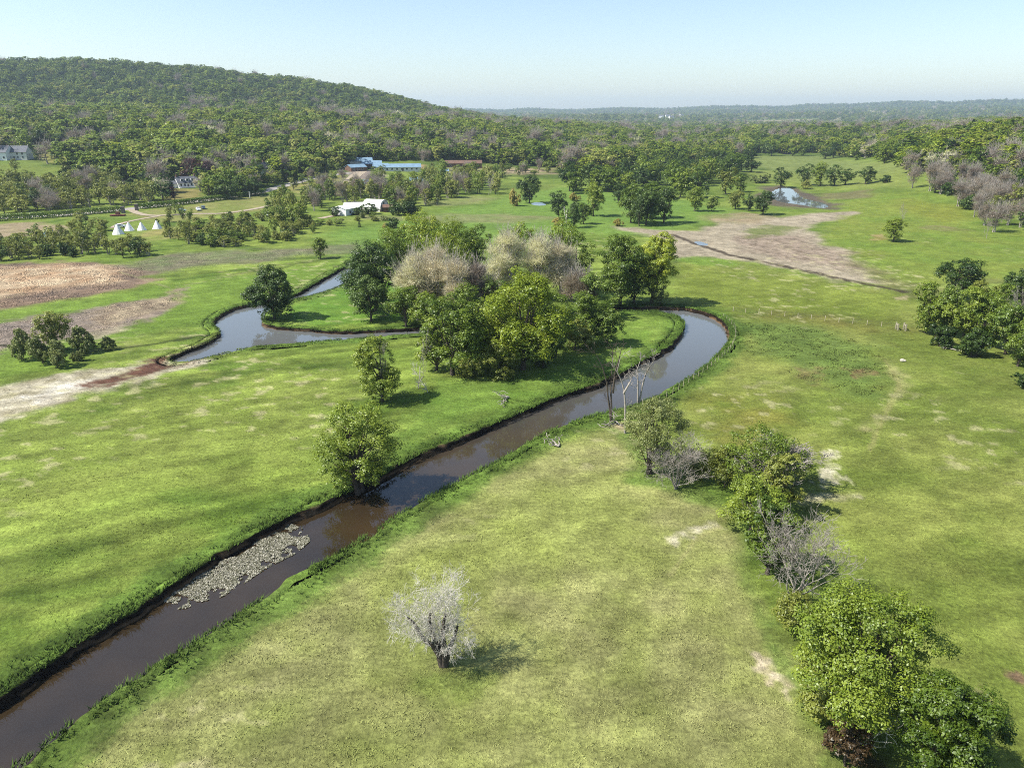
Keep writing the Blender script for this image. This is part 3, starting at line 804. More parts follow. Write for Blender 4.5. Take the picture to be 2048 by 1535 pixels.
def twigs(rng, lobes, n, L, w):
    """fine twig sprays radiating out of the lobes of a half bare crown"""
    lc = np.array([l[0] for l in lobes]); lr = np.array([l[1] for l in lobes])
    k = rng.choice(len(lobes), n, p=lr ** 2 / (lr ** 2).sum())
    d = rnd_dirs(rng, n); d[:, 2] = np.abs(d[:, 2]) * .8 + d[:, 2] * .2
    p = lc[k] + d * (lr[k] * (.35 + .6 * rng.rand(n)))[:, None]
    t = d + rng.normal(0, .45, (n, 3)) + np.array([0, 0, .35]); t /= np.linalg.norm(t, axis=1)[:, None]
    b = np.cross(t, rnd_dirs(rng, n)); b /= np.linalg.norm(b, axis=1)[:, None]
    ll = (L * (.5 + rng.rand(n)))[:, None]
    V = np.stack([p - b * w, p + b * w, p + t * ll + b * w * .3, p + t * ll - b * w * .3], 1).reshape(-1, 3)
    return V, np.arange(4 * n).reshape(-1, 4), np.repeat(rng.rand(n), 4)

NAMES = {'oak': 'broadleaf_tree', 'dark': 'broadleaf_tree', 'yell': 'broadleaf_tree', 'light': 'broadleaf_tree', 'olive': 'olive_green_tree', 'will': 'willow_tree',  # olive kind: broadleaf trees like the others, with olive green leaves
         'tan': 'budding_tree', 'mauve': 'budding_tree', 'bare': 'bare_tree', 'pale': 'bare_tree', 'bush': 'shrub', 'dbush': 'shrub', 'gbush': 'shrub', 'fir': 'conifer_tree', 'red': 'copper_beech', 'scrub': 'scrub_tree', 'brown': 'shrub', 'obush': 'shrub'}
CATS = {'broadleaf_tree': 'tree', 'willow_tree': 'willow', 'budding_tree': 'tree', 'bare_tree': 'bare tree', 'shrub': 'shrub', 'conifer_tree': 'conifer', 'copper_beech': 'tree', 'scrub_tree': 'small tree', 'olive_green_tree': 'small tree'}
def tree_meshes(kind, seed, H, W, n=6500, size=.45, **kw):
    """crown and trunk arrays of one tree of the given kind -> [(part, V, F, tint, material)]"""
    rng = np.random.RandomState(seed)
    out = []
    if kind in ('oak', 'dark', 'yell', 'light', 'olive', 'red'):
        lb = crown_lobes(rng, H, W, kw.get('zb', .03), kw.get('nl', 19), kw.get('top', .15), kw.get('lean', (0, 0)), kw.get('fat', 1.0))
        V, F, t = cards(rng, lb, n, size, up=kw.get('up', .4), rough=kw.get('rough', .5))
        out.append(('crown', V, F, t, LEAF[kind]))
        V, F = tubes(limbs(rng, lb, H, .022 * H + .06, nt=kw.get('nt', 1)))
        out.append(('trunk', V, F, None, M_BARK))
    elif kind in ('will', 'scrub'):
        lb = crown_lobes(rng, H, W, kw.get('zb', .0), kw.get('nl', 22), .1, fat=.82)
        V, F, t = cards(rng, lb, n, size, slim=.4, up=.25, droop=.35, gap=.5, rough=.8)
        out.append(('crown', V, F, t, LEAF['olive' if kind == 'scrub' else 'will']))
        V, F = tubes(limbs(rng, lb, H, .02 * H + .05, .12, kw.get('nt', 3)))
        out.append(('trunk', V, F, None, M_GREY if kind == 'scrub' else M_BARK))
    elif kind in ('bush', 'dbush', 'gbush', 'brown', 'obush'):
        lb = crown_lobes(rng, H, W, -.15, kw.get('nl', 12), .1)
        lb = [(np.array([c[0], c[1], max(c[2], r * .5)]), r) for c, r in lb]
        V, F, t = cards(rng, lb, n, size, slim=.5, up=.3, gap=.25, rough=.75)
        V[:, 2] = np.maximum(V[:, 2], -.1)
        out.append(('crown', V, F, t, LEAF[{'bush': 'will', 'dbush': 'dark', 'gbush': 'gold', 'brown': 'brown', 'obush': 'olive'}[kind]]))
        V, F = tubes(limbs(rng, lb, H, .016 * H + .03, .05, 3))
        out.append(('stem', V, F, None, M_BARK))
    elif kind in ('tan', 'mauve'):
        lb = crown_lobes(rng, H, W, kw.get('zb', .10), kw.get('nl', 22), .1)
        V, F, t = twigs(rng, lb, int(n * .5), .16 * W, .018 + .03 * size)
        V2, F2, t2 = cards(rng, lb, int(n * .5), size * .55, up=.45, rough=.6)
        V, F, t = np.vstack([V, V2]), np.vstack([F, F2 + len(V)]), np.concatenate([t, t2])
        out.append(('crown', V, F, t, LEAF[kind]))
        paths = limbs(rng, lb, H, .017 * H + .06, .3, kw.get('nt', 2))
        for c, r in lb:
            for q in range(4): grow(rng, c - np.array([0, 0, r * .5]), rnd_dirs(rng, 1)[0] * .6 + np.array([0, 0, .9]), r * 1.5, .075, 1, 3, paths, .12, (2, 3), .15, (.3, .7), .03)
        V, F = tubes(paths)
        out.append(('trunk', V, F, None, M_TANBARK if kind == 'tan' else M_GREY))
    elif kind in ('bare', 'pale'):
        paths = []
        for xz in kw.get('mains', ()):
            P = np.array([[x, rng.normal(0, .25) * (i > 0), z] for i, (x, z) in enumerate(xz)])
            r0 = kw.get('mr', .3)
            R = r0 * np.linspace(1, .28, len(P))
            paths.append((P * kw.get('ms', 1), R))
            P = P * kw.get('ms', 1)
            for i in range(1, len(P)):
                for c in range(kw.get('mc', 2) + (i == len(P) - 1)):
                    dd = (P[i] - P[i - 1]); dd /= np.linalg.norm(dd)
                    dd = dd * .7 + rnd_dirs(rng, 1)[0] * .8 + np.array([0, 0, kw.get('mu', .1)]); dd /= np.linalg.norm(dd)
                    grow(rng, P[i] * 1.0, dd, H * (.10 + .09 * rng.rand()) * kw.get('mg', 1), R[i] * kw.get('mf', .45), 1, kw.get('ml', 4), paths, .03, (3, 4), .18, (.45, 1.0), kw.get('rmin', .02))
        for q in range(0 if 'mains' in kw else kw.get('nt', 2)):
            d = np.array([rng.normal(0, .22), rng.normal(0, .22), 1.0]); d /= np.linalg.norm(d)
            grow(rng, np.array([rng.normal(0, .2), rng.normal(0, .2), -.3]), d, H * .48, (.016 * H + .05) * kw.get('thick', 1), 0, kw.get('lvl', 4), paths, .06, kw.get('kids', (3, 4)), .17, (.45, 1.0), kw.get('rmin', .02))
        if 'mains' in kw:
            for q in paths: q[0][:, 0] *= kw.get('mx', 1)
            if 'tm' in kw:
                V, F = tubes(paths)
                return [('trunk', V, F, None, kw['tm'])]
            thick = [q for q in paths if q[1][0] > .1]
            V, F = tubes(thick)
            out.append(('trunk', V, F, None, kw.get('tm', M_BARK)))
            V, F = tubes([q for q in paths if q[1][0] <= .1])
            out.append(('branches', V, F, None, M_GREY if kind == 'bare' else M_PALE))
            return out
        V, F = tubes(paths)
        if 'mains' not in kw: V[:, :2] *= W / max(1e-3, np.percentile(np.abs(V[:, :2]), 99) * 2)
        if 'mains' not in kw: V[:, 2] = np.where(V[:, 2] > 0, V[:, 2] * H / V[:, 2].max(), V[:, 2])
        out.append(('trunk', V, F, None, M_GREY if kind == 'bare' else M_PALE))
    elif kind == 'fir':
        m = n
        z = H * (.06 + .94 * rng.rand(m) ** 1.25)
        rad = W / 2 * (1 - z / H) ** .8 * (.45 + .55 * rng.rand(m) ** .5)
        a = rng.rand(m) * 2 * pi
        lay = .35 * np.sin(z * 9 / W)
        p = np.column_stack([np.cos(a) * rad, np.sin(a) * rad, z + lay * .3 - rad * .18])
        d = np.column_stack([np.cos(a), np.sin(a), np.full(m, -.25)])
        nor = np.column_stack([np.cos(a) * .4, np.sin(a) * .4, np.ones(m)]) + rng.normal(0, .35, (m, 3))
        nor /= np.linalg.norm(nor, axis=1)[:, None]
        b = np.cross(nor, d); b /= np.linalg.norm(b, axis=1)[:, None]
        L = (size * (.7 + .7 * rng.rand(m)))[:, None]
        V = np.stack([p + d * L * .6, p + b * L * .3, p - d * L * .4, p - b * L * .3], 1).reshape(-1, 3)
        out.append(('crown', V, np.arange(4 * m).reshape(-1, 4), np.repeat(rng.rand(m), 4), LEAF['fir']))
        V, F = tubes([(np.array([[0, 0, -.3], [0, 0, H * .5], [0, 0, H * .97]]), np.array([.02 * H, .012 * H, .01]))])
        out.append(('trunk', V, F, None, M_DARKBARK))
    return out
NOM = {'oak': (14, 12), 'dark': (14, 12), 'yell': (15, 12), 'light': (12, 10), 'olive': (10, 9), 'red': (15, 14), 'will': (10, 10), 'scrub': (8, 6.5), 'bush': (4, 5), 'dbush': (4, 5), 'gbush': (4, 5), 'obush': (4, 5), 'brown': (2, 4),
       'tan': (18, 11), 'mauve': (13, 10), 'bare': (10, 7), 'pale': (10, 8), 'fir': (12, 6)}
_proto = {}
def proto(kind, var, lod):
    """mesh data of a nominal tree: lod 0 -> {part: mesh}, lod 1 and 2 -> one mesh"""
    key = (kind, var, lod)
    if key in _proto: return _proto[key]
    H, W = NOM[kind]
    n = {0: 11500, 1: 3000, 2: 850}[lod]
    size = {0: .40, 1: .62, 2: 1.05}[lod] * (W / 11) ** .5
    kw = {'nl': 9, 'up': .85, 'rough': .35} if lod == 2 else {'nl': 13, 'up': .6, 'rough': .4} if lod == 1 else {}
    if kind in ('bare', 'pale'): kw = dict(lvl={0: 4, 1: 3, 2: 2}[lod], rmin={0: .025, 1: .05, 2: .09}[lod])
    if kind in ('bush', 'dbush', 'gbush', 'brown', 'obush', 'scrub', 'olive'): n = int(n * .7)
    rs = {0: 0, 1: 0, 2: 0}[lod]
    parts = tree_meshes(kind, 100 * var + hash_kind(kind) + rs, H, W, n, size, **kw)
    if lod == 0:
        res = {p: mesh_np(p, V, [F], {"tint": t} if t is not None else None, [m]) for p, V, F, t, m in parts}
    else:
        V = np.vstack([q[1] for q in parts]); o = 0; Fs = []; fm = []; tt = []
        for i, q in enumerate(parts):
            Fs.append(q[2] + o); o += len(q[1]); fm += [i] * len(q[2])
            tt.append(q[3] if q[3] is not None else np.full(len(q[1]), .5))
        res = mesh_np(NAMES[kind], V, [np.vstack(Fs)], {"tint": np.concatenate(tt)}, [q[4] for q in parts], fm)
    _proto[key] = res
    return res
def hash_kind(k): return sum(ord(c) * (i + 3) for i, c in enumerate(k))
def solve_h(p, py):
    lo, hi = .3, 60.0
    for _ in range(30):
        m = (lo + hi) / 2
        if project((p[0], p[1], p[2] + m))[1] < py: hi = m
        else: lo = m
    return lo
def bz(p): return float(bumps(np.array([p[0]]), np.array([p[1]]))[0])
rg = random.Random(7)
TREES = []
def put_tree(p, H, W, kind, label, group=None, var=None, rz=None, lod=None):
    d = project(p)[2]
    if lod is None: lod = 0 if d < 300 else 1
    var = rg.randrange(3) if var is None else var
    H0, W0 = NOM[kind]
    s = (W / W0, W / W0, H / H0)
    rz = rg.uniform(0, 6.28) if rz is None else rz
    z = p[2] - .1 + bz(p)
    m = proto(kind, var, lod)
    if lod == 0:
        root = empty(NAMES[kind], (p[0], p[1], z), rz)
        root.scale = s
        for part, me in m.items(): link(part, me, root)
    else:
        root = link(NAMES[kind], m, None, (p[0], p[1], z))
        root.rotation_euler = (0, 0, rz); root.scale = s
    tag(root, label, CATS[NAMES[kind]], group)
    TREES.append((p[0], p[1], W, root))
    return root
def T(px, py, wpx, ptop, kind, label, group=None, **kw):
    p = at(px, py)
    d = project(p)[2]
    H = solve_h(p, ptop) if ptop < py else 2
    return put_tree(p, H * 1.03, wpx * d / FPX, kind, label, group, **kw)
def hero(px, py, wpx, ptop, kind, label, seed, n, size, extra=None, **kw):
    """a tree of its own near the camera, with its own meshes"""
    p = at(px, py); d = project(p)[2]
    H, W = solve_h(p, ptop) * 1.03, wpx * d / FPX
    n, size = int(n * 1.9), size * .66
    root = empty(NAMES[kind], (p[0], p[1], p[2] - .05 + bz(p)))
    for part, V, F, t, m in tree_meshes(kind, seed, H, W, n, size, **kw):
        link(part, mesh_np(part, V, [F], {"tint": t} if t is not None else None, [m]), root)
    if extra: extra(root, H, W)
    tag(root, label, CATS[NAMES[kind]])
    TREES.append((p[0], p[1], W, root))
    return root

# ---- near trees, each with a mesh of its own
hero(884, 1332, 180, 1168, 'pale', "pale leafless tree standing alone in the near meadow", 903, 0, 0, rmin=.009, mr=.36, ms=.62, mc=2, mf=.14, ml=5, mx=.88, mu=.32, mg=1.25, mains=[[(0, -.4), (-.5, 2.2), (-1.6, 4.2), (-2.6, 4.9), (-3.7, 6.6), (-4.6, 8.2), (-5.6, 9.4)], [(0, -.4), (-.3, 2.6), (-1.2, 4.8), (-1.5, 7.0), (-1.9, 8.6), (-1.6, 10.0)], [(.3, -.4), (.1, 2.8), (-.3, 4.8)], [(.4, -.4), (.6, 3.2), (.4, 5.8), (.6, 8.4), (1.0, 10)], [(.4, -.4), (1.2, 2.6), (2.2, 5.2), (3.0, 7.4)]])
hero(1716, 1462, 325, 1200, 'oak', "big leafy tree at the lower right behind a bare grey trunk", 21, 24000, .32, nl=36, nt=3, zb=.04, fat=.72)
hero(1846, 1590, 226, 1356, 'oak', "rounded leafy tree cut by the bottom edge at the lower right", 22, 19000, .29, nl=30, zb=.02, fat=.78)
hero(1600, 1262, 110, 1192, 'obush', "yellowish bush between the bare grey tree and the big leafy tree", 23, 4200, .34)
hero(1716, 1500, 150, 1310, 'pale', "thin bare grey trunk with short side limbs before the big leafy tree", 24, 0, 0, lvl=3, nt=1, kids=(3, 5), rmin=.03)
hero(1690, 1530, 90, 1440, 'brown', "low rusty brown bush at the foot of the bare grey trunk", 25, 2600, .34)
hero(1650, 1430, 150, 1320, 'olive', "olive green young tree on the meadow side of the big leafy tree", 26, 5200, .4, zb=.02)
hero(1582, 1202, 175, 1010, 'bare', "dense bare grey tree with upright limbs behind the yellowish bush", 31, 0, 0, lvl=5, nt=4, kids=(3, 4), rmin=.02)
hero(1535, 1150, 130, 1000, 'oak', "dark green bushy tree pressed against the bare grey tree", 32, 6000, .40, zb=.0, nl=24, fat=.7)
hero(1500, 1062, 140, 958, 'oak', "green bushy tree by the end of the worn sandy track", 33, 4600, .38, zb=.02, nl=24, fat=.7)
hero(1560, 1030, 96, 912, 'olive', "green tree with reddish stems above the bare grey tree", 34, 3600, .38, zb=.1, fat=.7)
hero(1520, 975, 190, 872, 'oak', "green spreading tree with dead grey limbs showing through", 35, 5600, .38, zb=.02, nl=26, fat=.66)
hero(1540, 970, 170, 880, 'bare', "dead grey branchy tree inside the green spreading tree", 36, 0, 0, lvl=5, nt=3, rmin=.028)
hero(1450, 968, 95, 900, 'obush', "low green thicket bush beside the pale fallen shrub", 37, 4200, .36)
hero(1352, 975, 130, 862, 'bare', "pale leaning dead shrub behind the drooping willow", 38, 0, 0, lvl=5, nt=4, rmin=.018)
hero(1395, 950, 70, 885, 'bush', "small grey green bush next to the pale leaning dead shrub", 39, 2400, .34)
hero(1300, 946, 140, 800, 'will', "drooping olive green willow near the bare snags by the river", 40, 11500, .40, nt=3, zb=.0)
SNAG = dict(ml=3, mc=1, rmin=.025, mg=.8, mr=.2, mf=.3)
hero(1222, 842, 60, 698, 'bare', "tall dead snag with forked top at the river's edge", 41, 0, 0, tm=M_BARK, mains=[[(0, -.4), (-.25, 1.9), (-.77, 4.7), (-1.0, 6.7), (-1.3, 8), (-2.1, 10.4), (-3.2, 12.3)], [(.1, -.4), (-.1, 3), (-.3, 6.2), (-.25, 8.4), (-.4, 13.4)], [(.1, 5.2), (.2, 8.4), (.7, 11), (1.1, 12.8)]], **SNAG)
hero(1250, 866, 50, 742, 'bare', "slender curved dead snag beside the willow", 42, 0, 0, tm=M_GREY, mains=[[(0, -.4), (-.2, 4.6), (-.5, 7.4), (-1.0, 9.2), (-1.9, 11), (-1.5, 13.2)], [(-.6, 7.2), (.2, 9.4), (.9, 10.6)]], **SNAG)
hero(1276, 806, 52, 720, 'pale', "pale twin stemmed dead snag standing against the water", 43, 0, 0, tm=M_GREY, mains=[[(0, -.4), (-.2, 2.4), (-.35, 4.8), (-.6, 6.5), (-.1, 8.0)], [(.2, -.4), (.55, 3.1), (.7, 4.8), (1.5, 6.4), (2.3, 8.0)], [(.6, 3.4), (1.2, 5.4), (1.6, 7.0)]], **SNAG)
hero(722, 976, 172, 800, 'oak', "leafy tree overhanging the river from its left bank", 50, 15500, .38, zb=-.16, nl=34, nt=3, fat=.82)
hero(764, 803, 88, 668, 'oak', "tall narrow tree behind the tree that overhangs the river", 51, 9000, .40, zb=-.12, nl=24, lean=(-1.2, 0), gap=.3)
hero(764, 803, 40, 664, 'bare', "grey bare topped stem rising out of the tall narrow tree", 52, 0, 0, lvl=4, nt=1, rmin=.02)
hero(838, 778, 54, 665, 'bare', "bare twiggy tree at the left front corner of the grove", 53, 0, 0, lvl=4, nt=1, rmin=.025)
hero(856, 784, 60, 720, 'pale', "small crooked bare tree in front of the grove's left corner", 54, 0, 0, lvl=4, nt=1, rmin=.025)
# ---- the grove
GR = "trees of the grove inside the river bend"
def G(px, py, w, pt, kind, label, seed, n=9000, size=.55, **kw):
    r = hero(px, py, w, pt, kind, label, seed, n, size, **kw)
    r["group"] = GR
    return r
G(905, 752, 136, 593, 'oak', "dark green front tree at the left end of the grove", 101, 9000, .55, zb=.03, nl=20)
G(872, 742, 79, 633, 'oak', "narrower green tree left of the dark green front tree", 102, 5000, .5, zb=.02)
G(1046, 742, 200, 556, 'yell', "huge bright yellow green tree in the middle front of the grove", 103, 15000, .58, zb=.03, nl=38, fat=.76)
G(985, 735, 148, 613, 'yell', "yellow green tree left of the huge bright tree", 104, 9500, .55, zb=.03, nl=20)
G(1000, 758, 88, 694, 'obush', "round pale green bush at the front foot of the grove", 105, 4600, .42)
G(940, 756, 66, 690, 'obush', "olive bush between the dark front tree and the round bush", 106, 3400, .42)
G(1110, 716, 102, 603, 'oak', "green tree right of the huge bright tree", 107, 6600, .52, zb=.04)
G(1148, 700, 70, 640, 'olive', "olive shrubby tree on the grove's right front edge", 108, 4600, .48, zb=.0)
G(1172, 690, 91, 589, 'oak', "mid green tree in front of the tall pair, grown over its shrub", 109, 6600, .5, zb=.02)
G(1215, 690, 74, 618, 'light', "light green tree at the right end above the grassy river bend", 110, 5200, .48, zb=.0)
G(1085, 735, 60, 670, 'dbush', "dark bush in the shade under the huge bright tree", 111, 3400, .45)
G(1240, 610, 112, 470, 'oak', "tall dark green tree beyond the river bend, left of the tall pair", 112, 12000, .62, zb=.03, nl=24)
G(1303, 608, 82, 470, 'yell', "tall yellow green tree beyond the river bend, right of the tall pair", 113, 9500, .6, zb=.05, nl=20, lean=(1, 0))
G(1268, 606, 80, 520, 'dark', "dark filler tree low between the tall pair", 114, 5200, .6, zb=.0)
G(1318, 608, 44, 568, 'bush', "grey green bush at the foot of the tall yellow green tree", 115, 1800, .5)
G(752, 622, 120, 492, 'dark', "big dark green tree at the grove's left edge by the water", 116, 11000, .6, zb=.02, nl=24)
G(742, 645, 76, 560, 'dark', "lower dark tree in front of the big dark tree", 117, 6000, .52, zb=.0)
G(722, 600, 60, 520, 'dark', "dark tree leaning toward the narrow channel", 118, 4200, .55, zb=.02)
G(800, 560, 113, 451, 'yell', "bright yellow green tree at the back left of the grove", 119, 8200, .62, zb=.05)
G(855, 540, 125, 433, 'yell', "highest yellow green tree along the grove's back", 120, 8800, .65, zb=.05)
G(905, 545, 125, 445, 'yell', "yellow green tree beside the highest one at the back", 121, 8000, .62, zb=.05)
G(950, 545, 79, 448, 'oak', "darker green tree closing the back row toward the middle", 122, 5200, .6, zb=.05)
G(900, 580, 125, 471, 'yell', "broad yellow green crown in front of the back row", 123, 8000, .6, zb=.05)
G(832, 640, 75, 512, 'tan', "tan half bare tree at the left of the leafless middle", 124, 9000, .5)
G(880, 640, 86, 502, 'tan', "broad tan half bare tree in the leafless middle", 125, 10500, .5)
G(918, 650, 66, 517, 'tan', "tan tree with white limbs at the centre of the grove", 126, 8400, .5)
G(962, 650, 66, 528, 'mauve', "pinkish grey bare crown right of the white limbed tree", 127, 8400, .48)
G(812, 655, 68, 573, 'oak', "green understorey tree below the tan trees at the left", 128, 4200, .5, zb=.0)
G(858, 660, 79, 583, 'oak', "dusky green understorey tree among tan trunks", 129, 4800, .5, zb=.0)
G(930, 690, 95, 578, 'oak', "dusky green tree behind the dark front tree", 130, 6000, .5, zb=.02)
G(1010, 600, 75, 470, 'tan', "tall tan half bare tree at the back of the middle", 131, 9800, .52)
G(1030, 560, 75, 439, 'yell', "green crown peeping over the tall tan tree", 132, 5000, .6, zb=.1)
G(1078, 600, 70, 478, 'tan', "tall tan tree with pale upright stems", 133, 9400, .52)
G(1118, 600, 66, 482, 'tan', "tan half bare tree left of the tall pair", 134, 8800, .52)
G(1120, 566, 91, 441, 'yell', "yellow green crown over the pale upright stems", 135, 5600, .6, zb=.1)
G(1150, 590, 75, 463, 'oak', "green tree wedged between tan trees and the tall pair", 136, 5200, .58, zb=.05)
G(1156, 628, 66, 552, 'mauve', "pinkish bare tree low before the tall pair", 137, 7200, .46)
G(1062, 640, 70, 530, 'yell', "small bright green crown above the huge tree", 138, 5200, .55, zb=.05)
G(1000, 660, 74, 560, 'light', "light green sapling crowns between tan and bright trees", 139, 5000, .5, zb=.02)
G(1185, 636, 70, 540, 'light', "pale green tree at the left foot of the tall pair", 140, 5000, .5, zb=.0)
# ---- trees of the open meadows
hero(548, 638, 98, 534, 'dark', "dense round tree on the point where the channels meet", 150, 11000, .55, zb=-.02, nl=24)
T(641, 518, 32, 477, 'oak', "small upright tree alone on the mauve reed strip")
T(115, 702, 66, 622, 'olive', "tallest tree of the bush clump on the left bank")
for a in ((48, 718, 44, 662, "greyish round willow bush at the left end of the clump"), (84, 728, 48, 676, "willow bush before the tallest tree of the clump"),
          (118, 735, 44, 686, "lowest and nearest willow bush of the clump"), (166, 706, 48, 656, "willow bush right of the tallest tree of the clump"),
          (158, 722, 26, 694, "small willow bush at the clump's lower right"), (217, 700, 28, 674, "little pale bush standing alone right of the clump")):
    T(*a[:4], 'bush', a[4], "willow bushes on the left bank", lod=0)
T(1787, 483, 48, 438, 'oak', "lone round tree on the open green rise at the right", lod=0)
T(1803, 442, 22, 404, 'bare', "bare grey tree just behind the lone round tree", lod=0)
T(1973, 476, 20, 438, 'bare', "bare tree at the edge of the leafless wood on the right", lod=0)
T(1487, 462, 12, 444, 'bare', "tiny dead bush on the green islet in the mud flat", lod=0)
# right hand clump
RC = "trees of the clump at the right edge"
for a in ((1912, 598, 90, 522, 'dark', "round dark tree at the back of the right hand clump"), (1850, 664, 76, 568, 'oak', "tree at the left tip of the right hand clump"),
          (1890, 668, 70, 572, 'light', "light green tree second from the clump's left tip"), (1925, 680, 80, 576, 'oak', "broad green tree at the middle front of the clump"),
          (1905, 640, 56, 565, 'bare', "bare grey tree rising inside the right hand clump"), (1965, 690, 80, 590, 'oak', "green tree right of the clump's middle"),
          (1960, 640, 70, 555, 'olive', "olive tree at the back right of the clump"), (2010, 705, 84, 600, 'light', "light tree near the picture's right edge in the clump"),
          (2036, 730, 70, 640, 'oak', "lowest tree of the clump at the right edge"), (2040, 620, 70, 536, 'dark', "dark tree at the right edge behind bare branches"),
          (2025, 660, 70, 572, 'bare', "bare grey tree at the right edge of the clump"), (1990, 650, 60, 570, 'oak', "green tree half hidden behind the clump's front"),
          (1880, 690, 50, 640, 'dbush', "dark bush on the clump's front edge, left"), (1950, 712, 60, 660, 'dbush', "dark bush on the clump's front edge, right"),
          (2090, 720, 110, 590, 'oak', "tree beyond the right edge of the clump"), (2046, 772, 40, 745, 'dbush', "dark shrub poking in at the right edge below the clump")):
    T(*a[:5], a[5], RC, lod=0)
# middle distance, one by one
MD = "trees scattered on the flat beyond the grove"
for a in ((1058, 406, 46, 352, 'dark', "dark round tree by the small pool beyond the grove"), (1118, 436, 40, 380, 'dark', "dark tree left of the white dead trunk"),
          (1148, 455, 30, 404, 'dark', "dark tree right of the white dead trunk"), (1166, 448, 34, 408, 'oak', "lower tree leaning right of the white dead trunk"),
          (1186, 432, 46, 368, 'oak', "tall green tree behind the white dead trunk"), (1236, 406, 30, 366, 'dark', "small dark tree between the tall green one and the big clump"),
          (1262, 446, 50, 372, 'oak', "left tree of the big dense clump on the flat"), (1292, 450, 60, 376, 'dark', "front tree of the big dense clump on the flat"),
          (1328, 446, 54, 374, 'dark', "right tree of the big dense clump on the flat"), (1300, 436, 60, 368, 'oak', "hindmost tree of the big dense clump on the flat"),
          (1278, 452, 36, 392, 'dark', "lower tree filling the front of the big dense clump"), (1390, 422, 38, 376, 'oak', "single round tree on a short trunk right of the big clump"),
          (1424, 423, 26, 392, 'light', "pale see through willow next to the single round tree"), (1470, 418, 34, 378, 'olive', "olive tree at the edge of the mud left of the pond"),
          (1496, 422, 22, 388, 'dark', "small dark tree at the mud's edge between two bigger ones"), (1526, 429, 44, 382, 'dark', "dark round tree in front of the pond"),
          (1561, 375, 42, 335, 'dark', "dark tree standing in the pond's far edge"), (1612, 370, 40, 328, 'dark', "left tree of the dark group behind the pond"),
          (1640, 372, 36, 326, 'oak', "lighter tree in the dark group behind the pond"), (1668, 372, 40, 330, 'dark', "middle right tree of the dark group behind the pond"),
          (1690, 370, 34, 338, 'dark', "right tree of the dark group behind the pond"), (1731, 368, 40, 333, 'dark', "round tree apart to the right of the dark group"),
          (1770, 366, 20, 350, 'dbush', "small dark bush right of the round tree beyond the pond"), (1612, 378, 24, 362, 'obush', "olive bush at the foot of the dark group"),
          (1360, 395, 44, 340, 'oak', "tree with lit crown left of the tall pair on the flat"), (1398, 396, 50, 335, 'dark', "tall dark tree in the middle of the far row on the flat"),
          (1452, 388, 44, 336, 'olive', "yellowish tree at the right end of the far row"), (1480, 384, 40, 348, 'oak', "green tree closing the far row beside the field"),
          (1520, 366, 36, 344, 'bush', "grey green bush on the far field's edge")):
    T(*a[:5], a[5], MD, lod=0 if a[1] > 400 else 1)
for a in ((1030, 412, 22, 374, "golden bush by the dark round tree beyond the grove"), (1150, 402, 22, 384, "golden bush behind the white dead trunk"), (1115, 450, 22, 434, "yellow bush at the foot of the white dead trunk"), (1236, 452, 20, 436, "straw coloured bush at the tip of the mud flat")):
    T(*a[:4], 'gbush', a[4], "golden bushes on the flat", lod=0)
hero(1133, 447, 14, 414, 'pale', "white dead trunk between dark trees on the flat", 160, 0, 0, lvl=1, nt=2, kids=(2, 2), rmin=.4)
T(719, 454, 8, 440, 'fir', "tiny dark conifer on the grass before the white barn")
for a in ((738, 428, 34, 408, "dark bush before the second white shed"), (716, 430, 24, 416, "dark bush between the two white sheds"), (668, 432, 22, 414, "dark bush at the left end of the white sheds"), (800, 430, 40, 398, "dark tree like bush right of the white barn"), (822, 428, 34, 402, "dark bush at the right end of the barn's tree belt")):
    T(*a[:4], 'dbush', a[4], "dark bushes round the white sheds", lod=1)
T(787, 457, 26, 436, 'dbush', "dark round bush near the white barn's meadow")
T(770, 455, 12, 446, 'gbush', "small straw bush beside the dark round bush")
# big trees round the white house
for a in ((392, 368, 50, 318, 'red', "purple copper beech behind the white house"), (415, 366, 44, 322, 'red', "second purple beech to the right of the white house"), (318, 372, 30, 326, 'red', "red leaved maple left of the white house"),
          (349, 400, 20, 374, 'red', "small red tree on the lawn before the white house"), (300, 372, 36, 338, 'dark', "dark tree at the left edge of the white house's garden"), (345, 362, 40, 318, 'fir', "dark conifer close behind the white house"),
          (330, 386, 40, 346, 'dark', "dark green tree shading the left of the lawn"), (418, 396, 46, 358, 'oak', "lit green tree at the right of the white house's lawn"),
          (455, 398, 46, 352, 'dark', "dark tree by the road right of the white house"), (490, 392, 50, 345, 'dark', "tall dark tree by the road before the second white house"), (512, 390, 30, 350, 'dark', "dark tree at the road bend"),
          (440, 396, 30, 374, 'dbush', "dark roadside bush below the white house"), (552, 345, 26, 325, 'dark', "dark round tree beside the second white house"),
          (690, 326, 26, 295, 'fir', "dark conifer left of the blue roofs"), (672, 322, 20, 292, 'fir', "dark spruce at the head of the yard drive"), (636, 322, 16, 294, 'fir', "dark spruce on the wooded slope above the yard"),
          (130, 300, 30, 268, 'fir', "dark conifer on the slope behind the big grey house"), (80, 320, 22, 296, 'dark', "dark tree on the lawn of the big grey house"), (32, 345, 20, 318, 'olive', "olive tree on the sloping field below the big grey house"),
          (110, 318, 16, 288, 'fir', "slim conifer on the lawn of the big grey house")):
    T(*a[:5], a[5], lod=1)

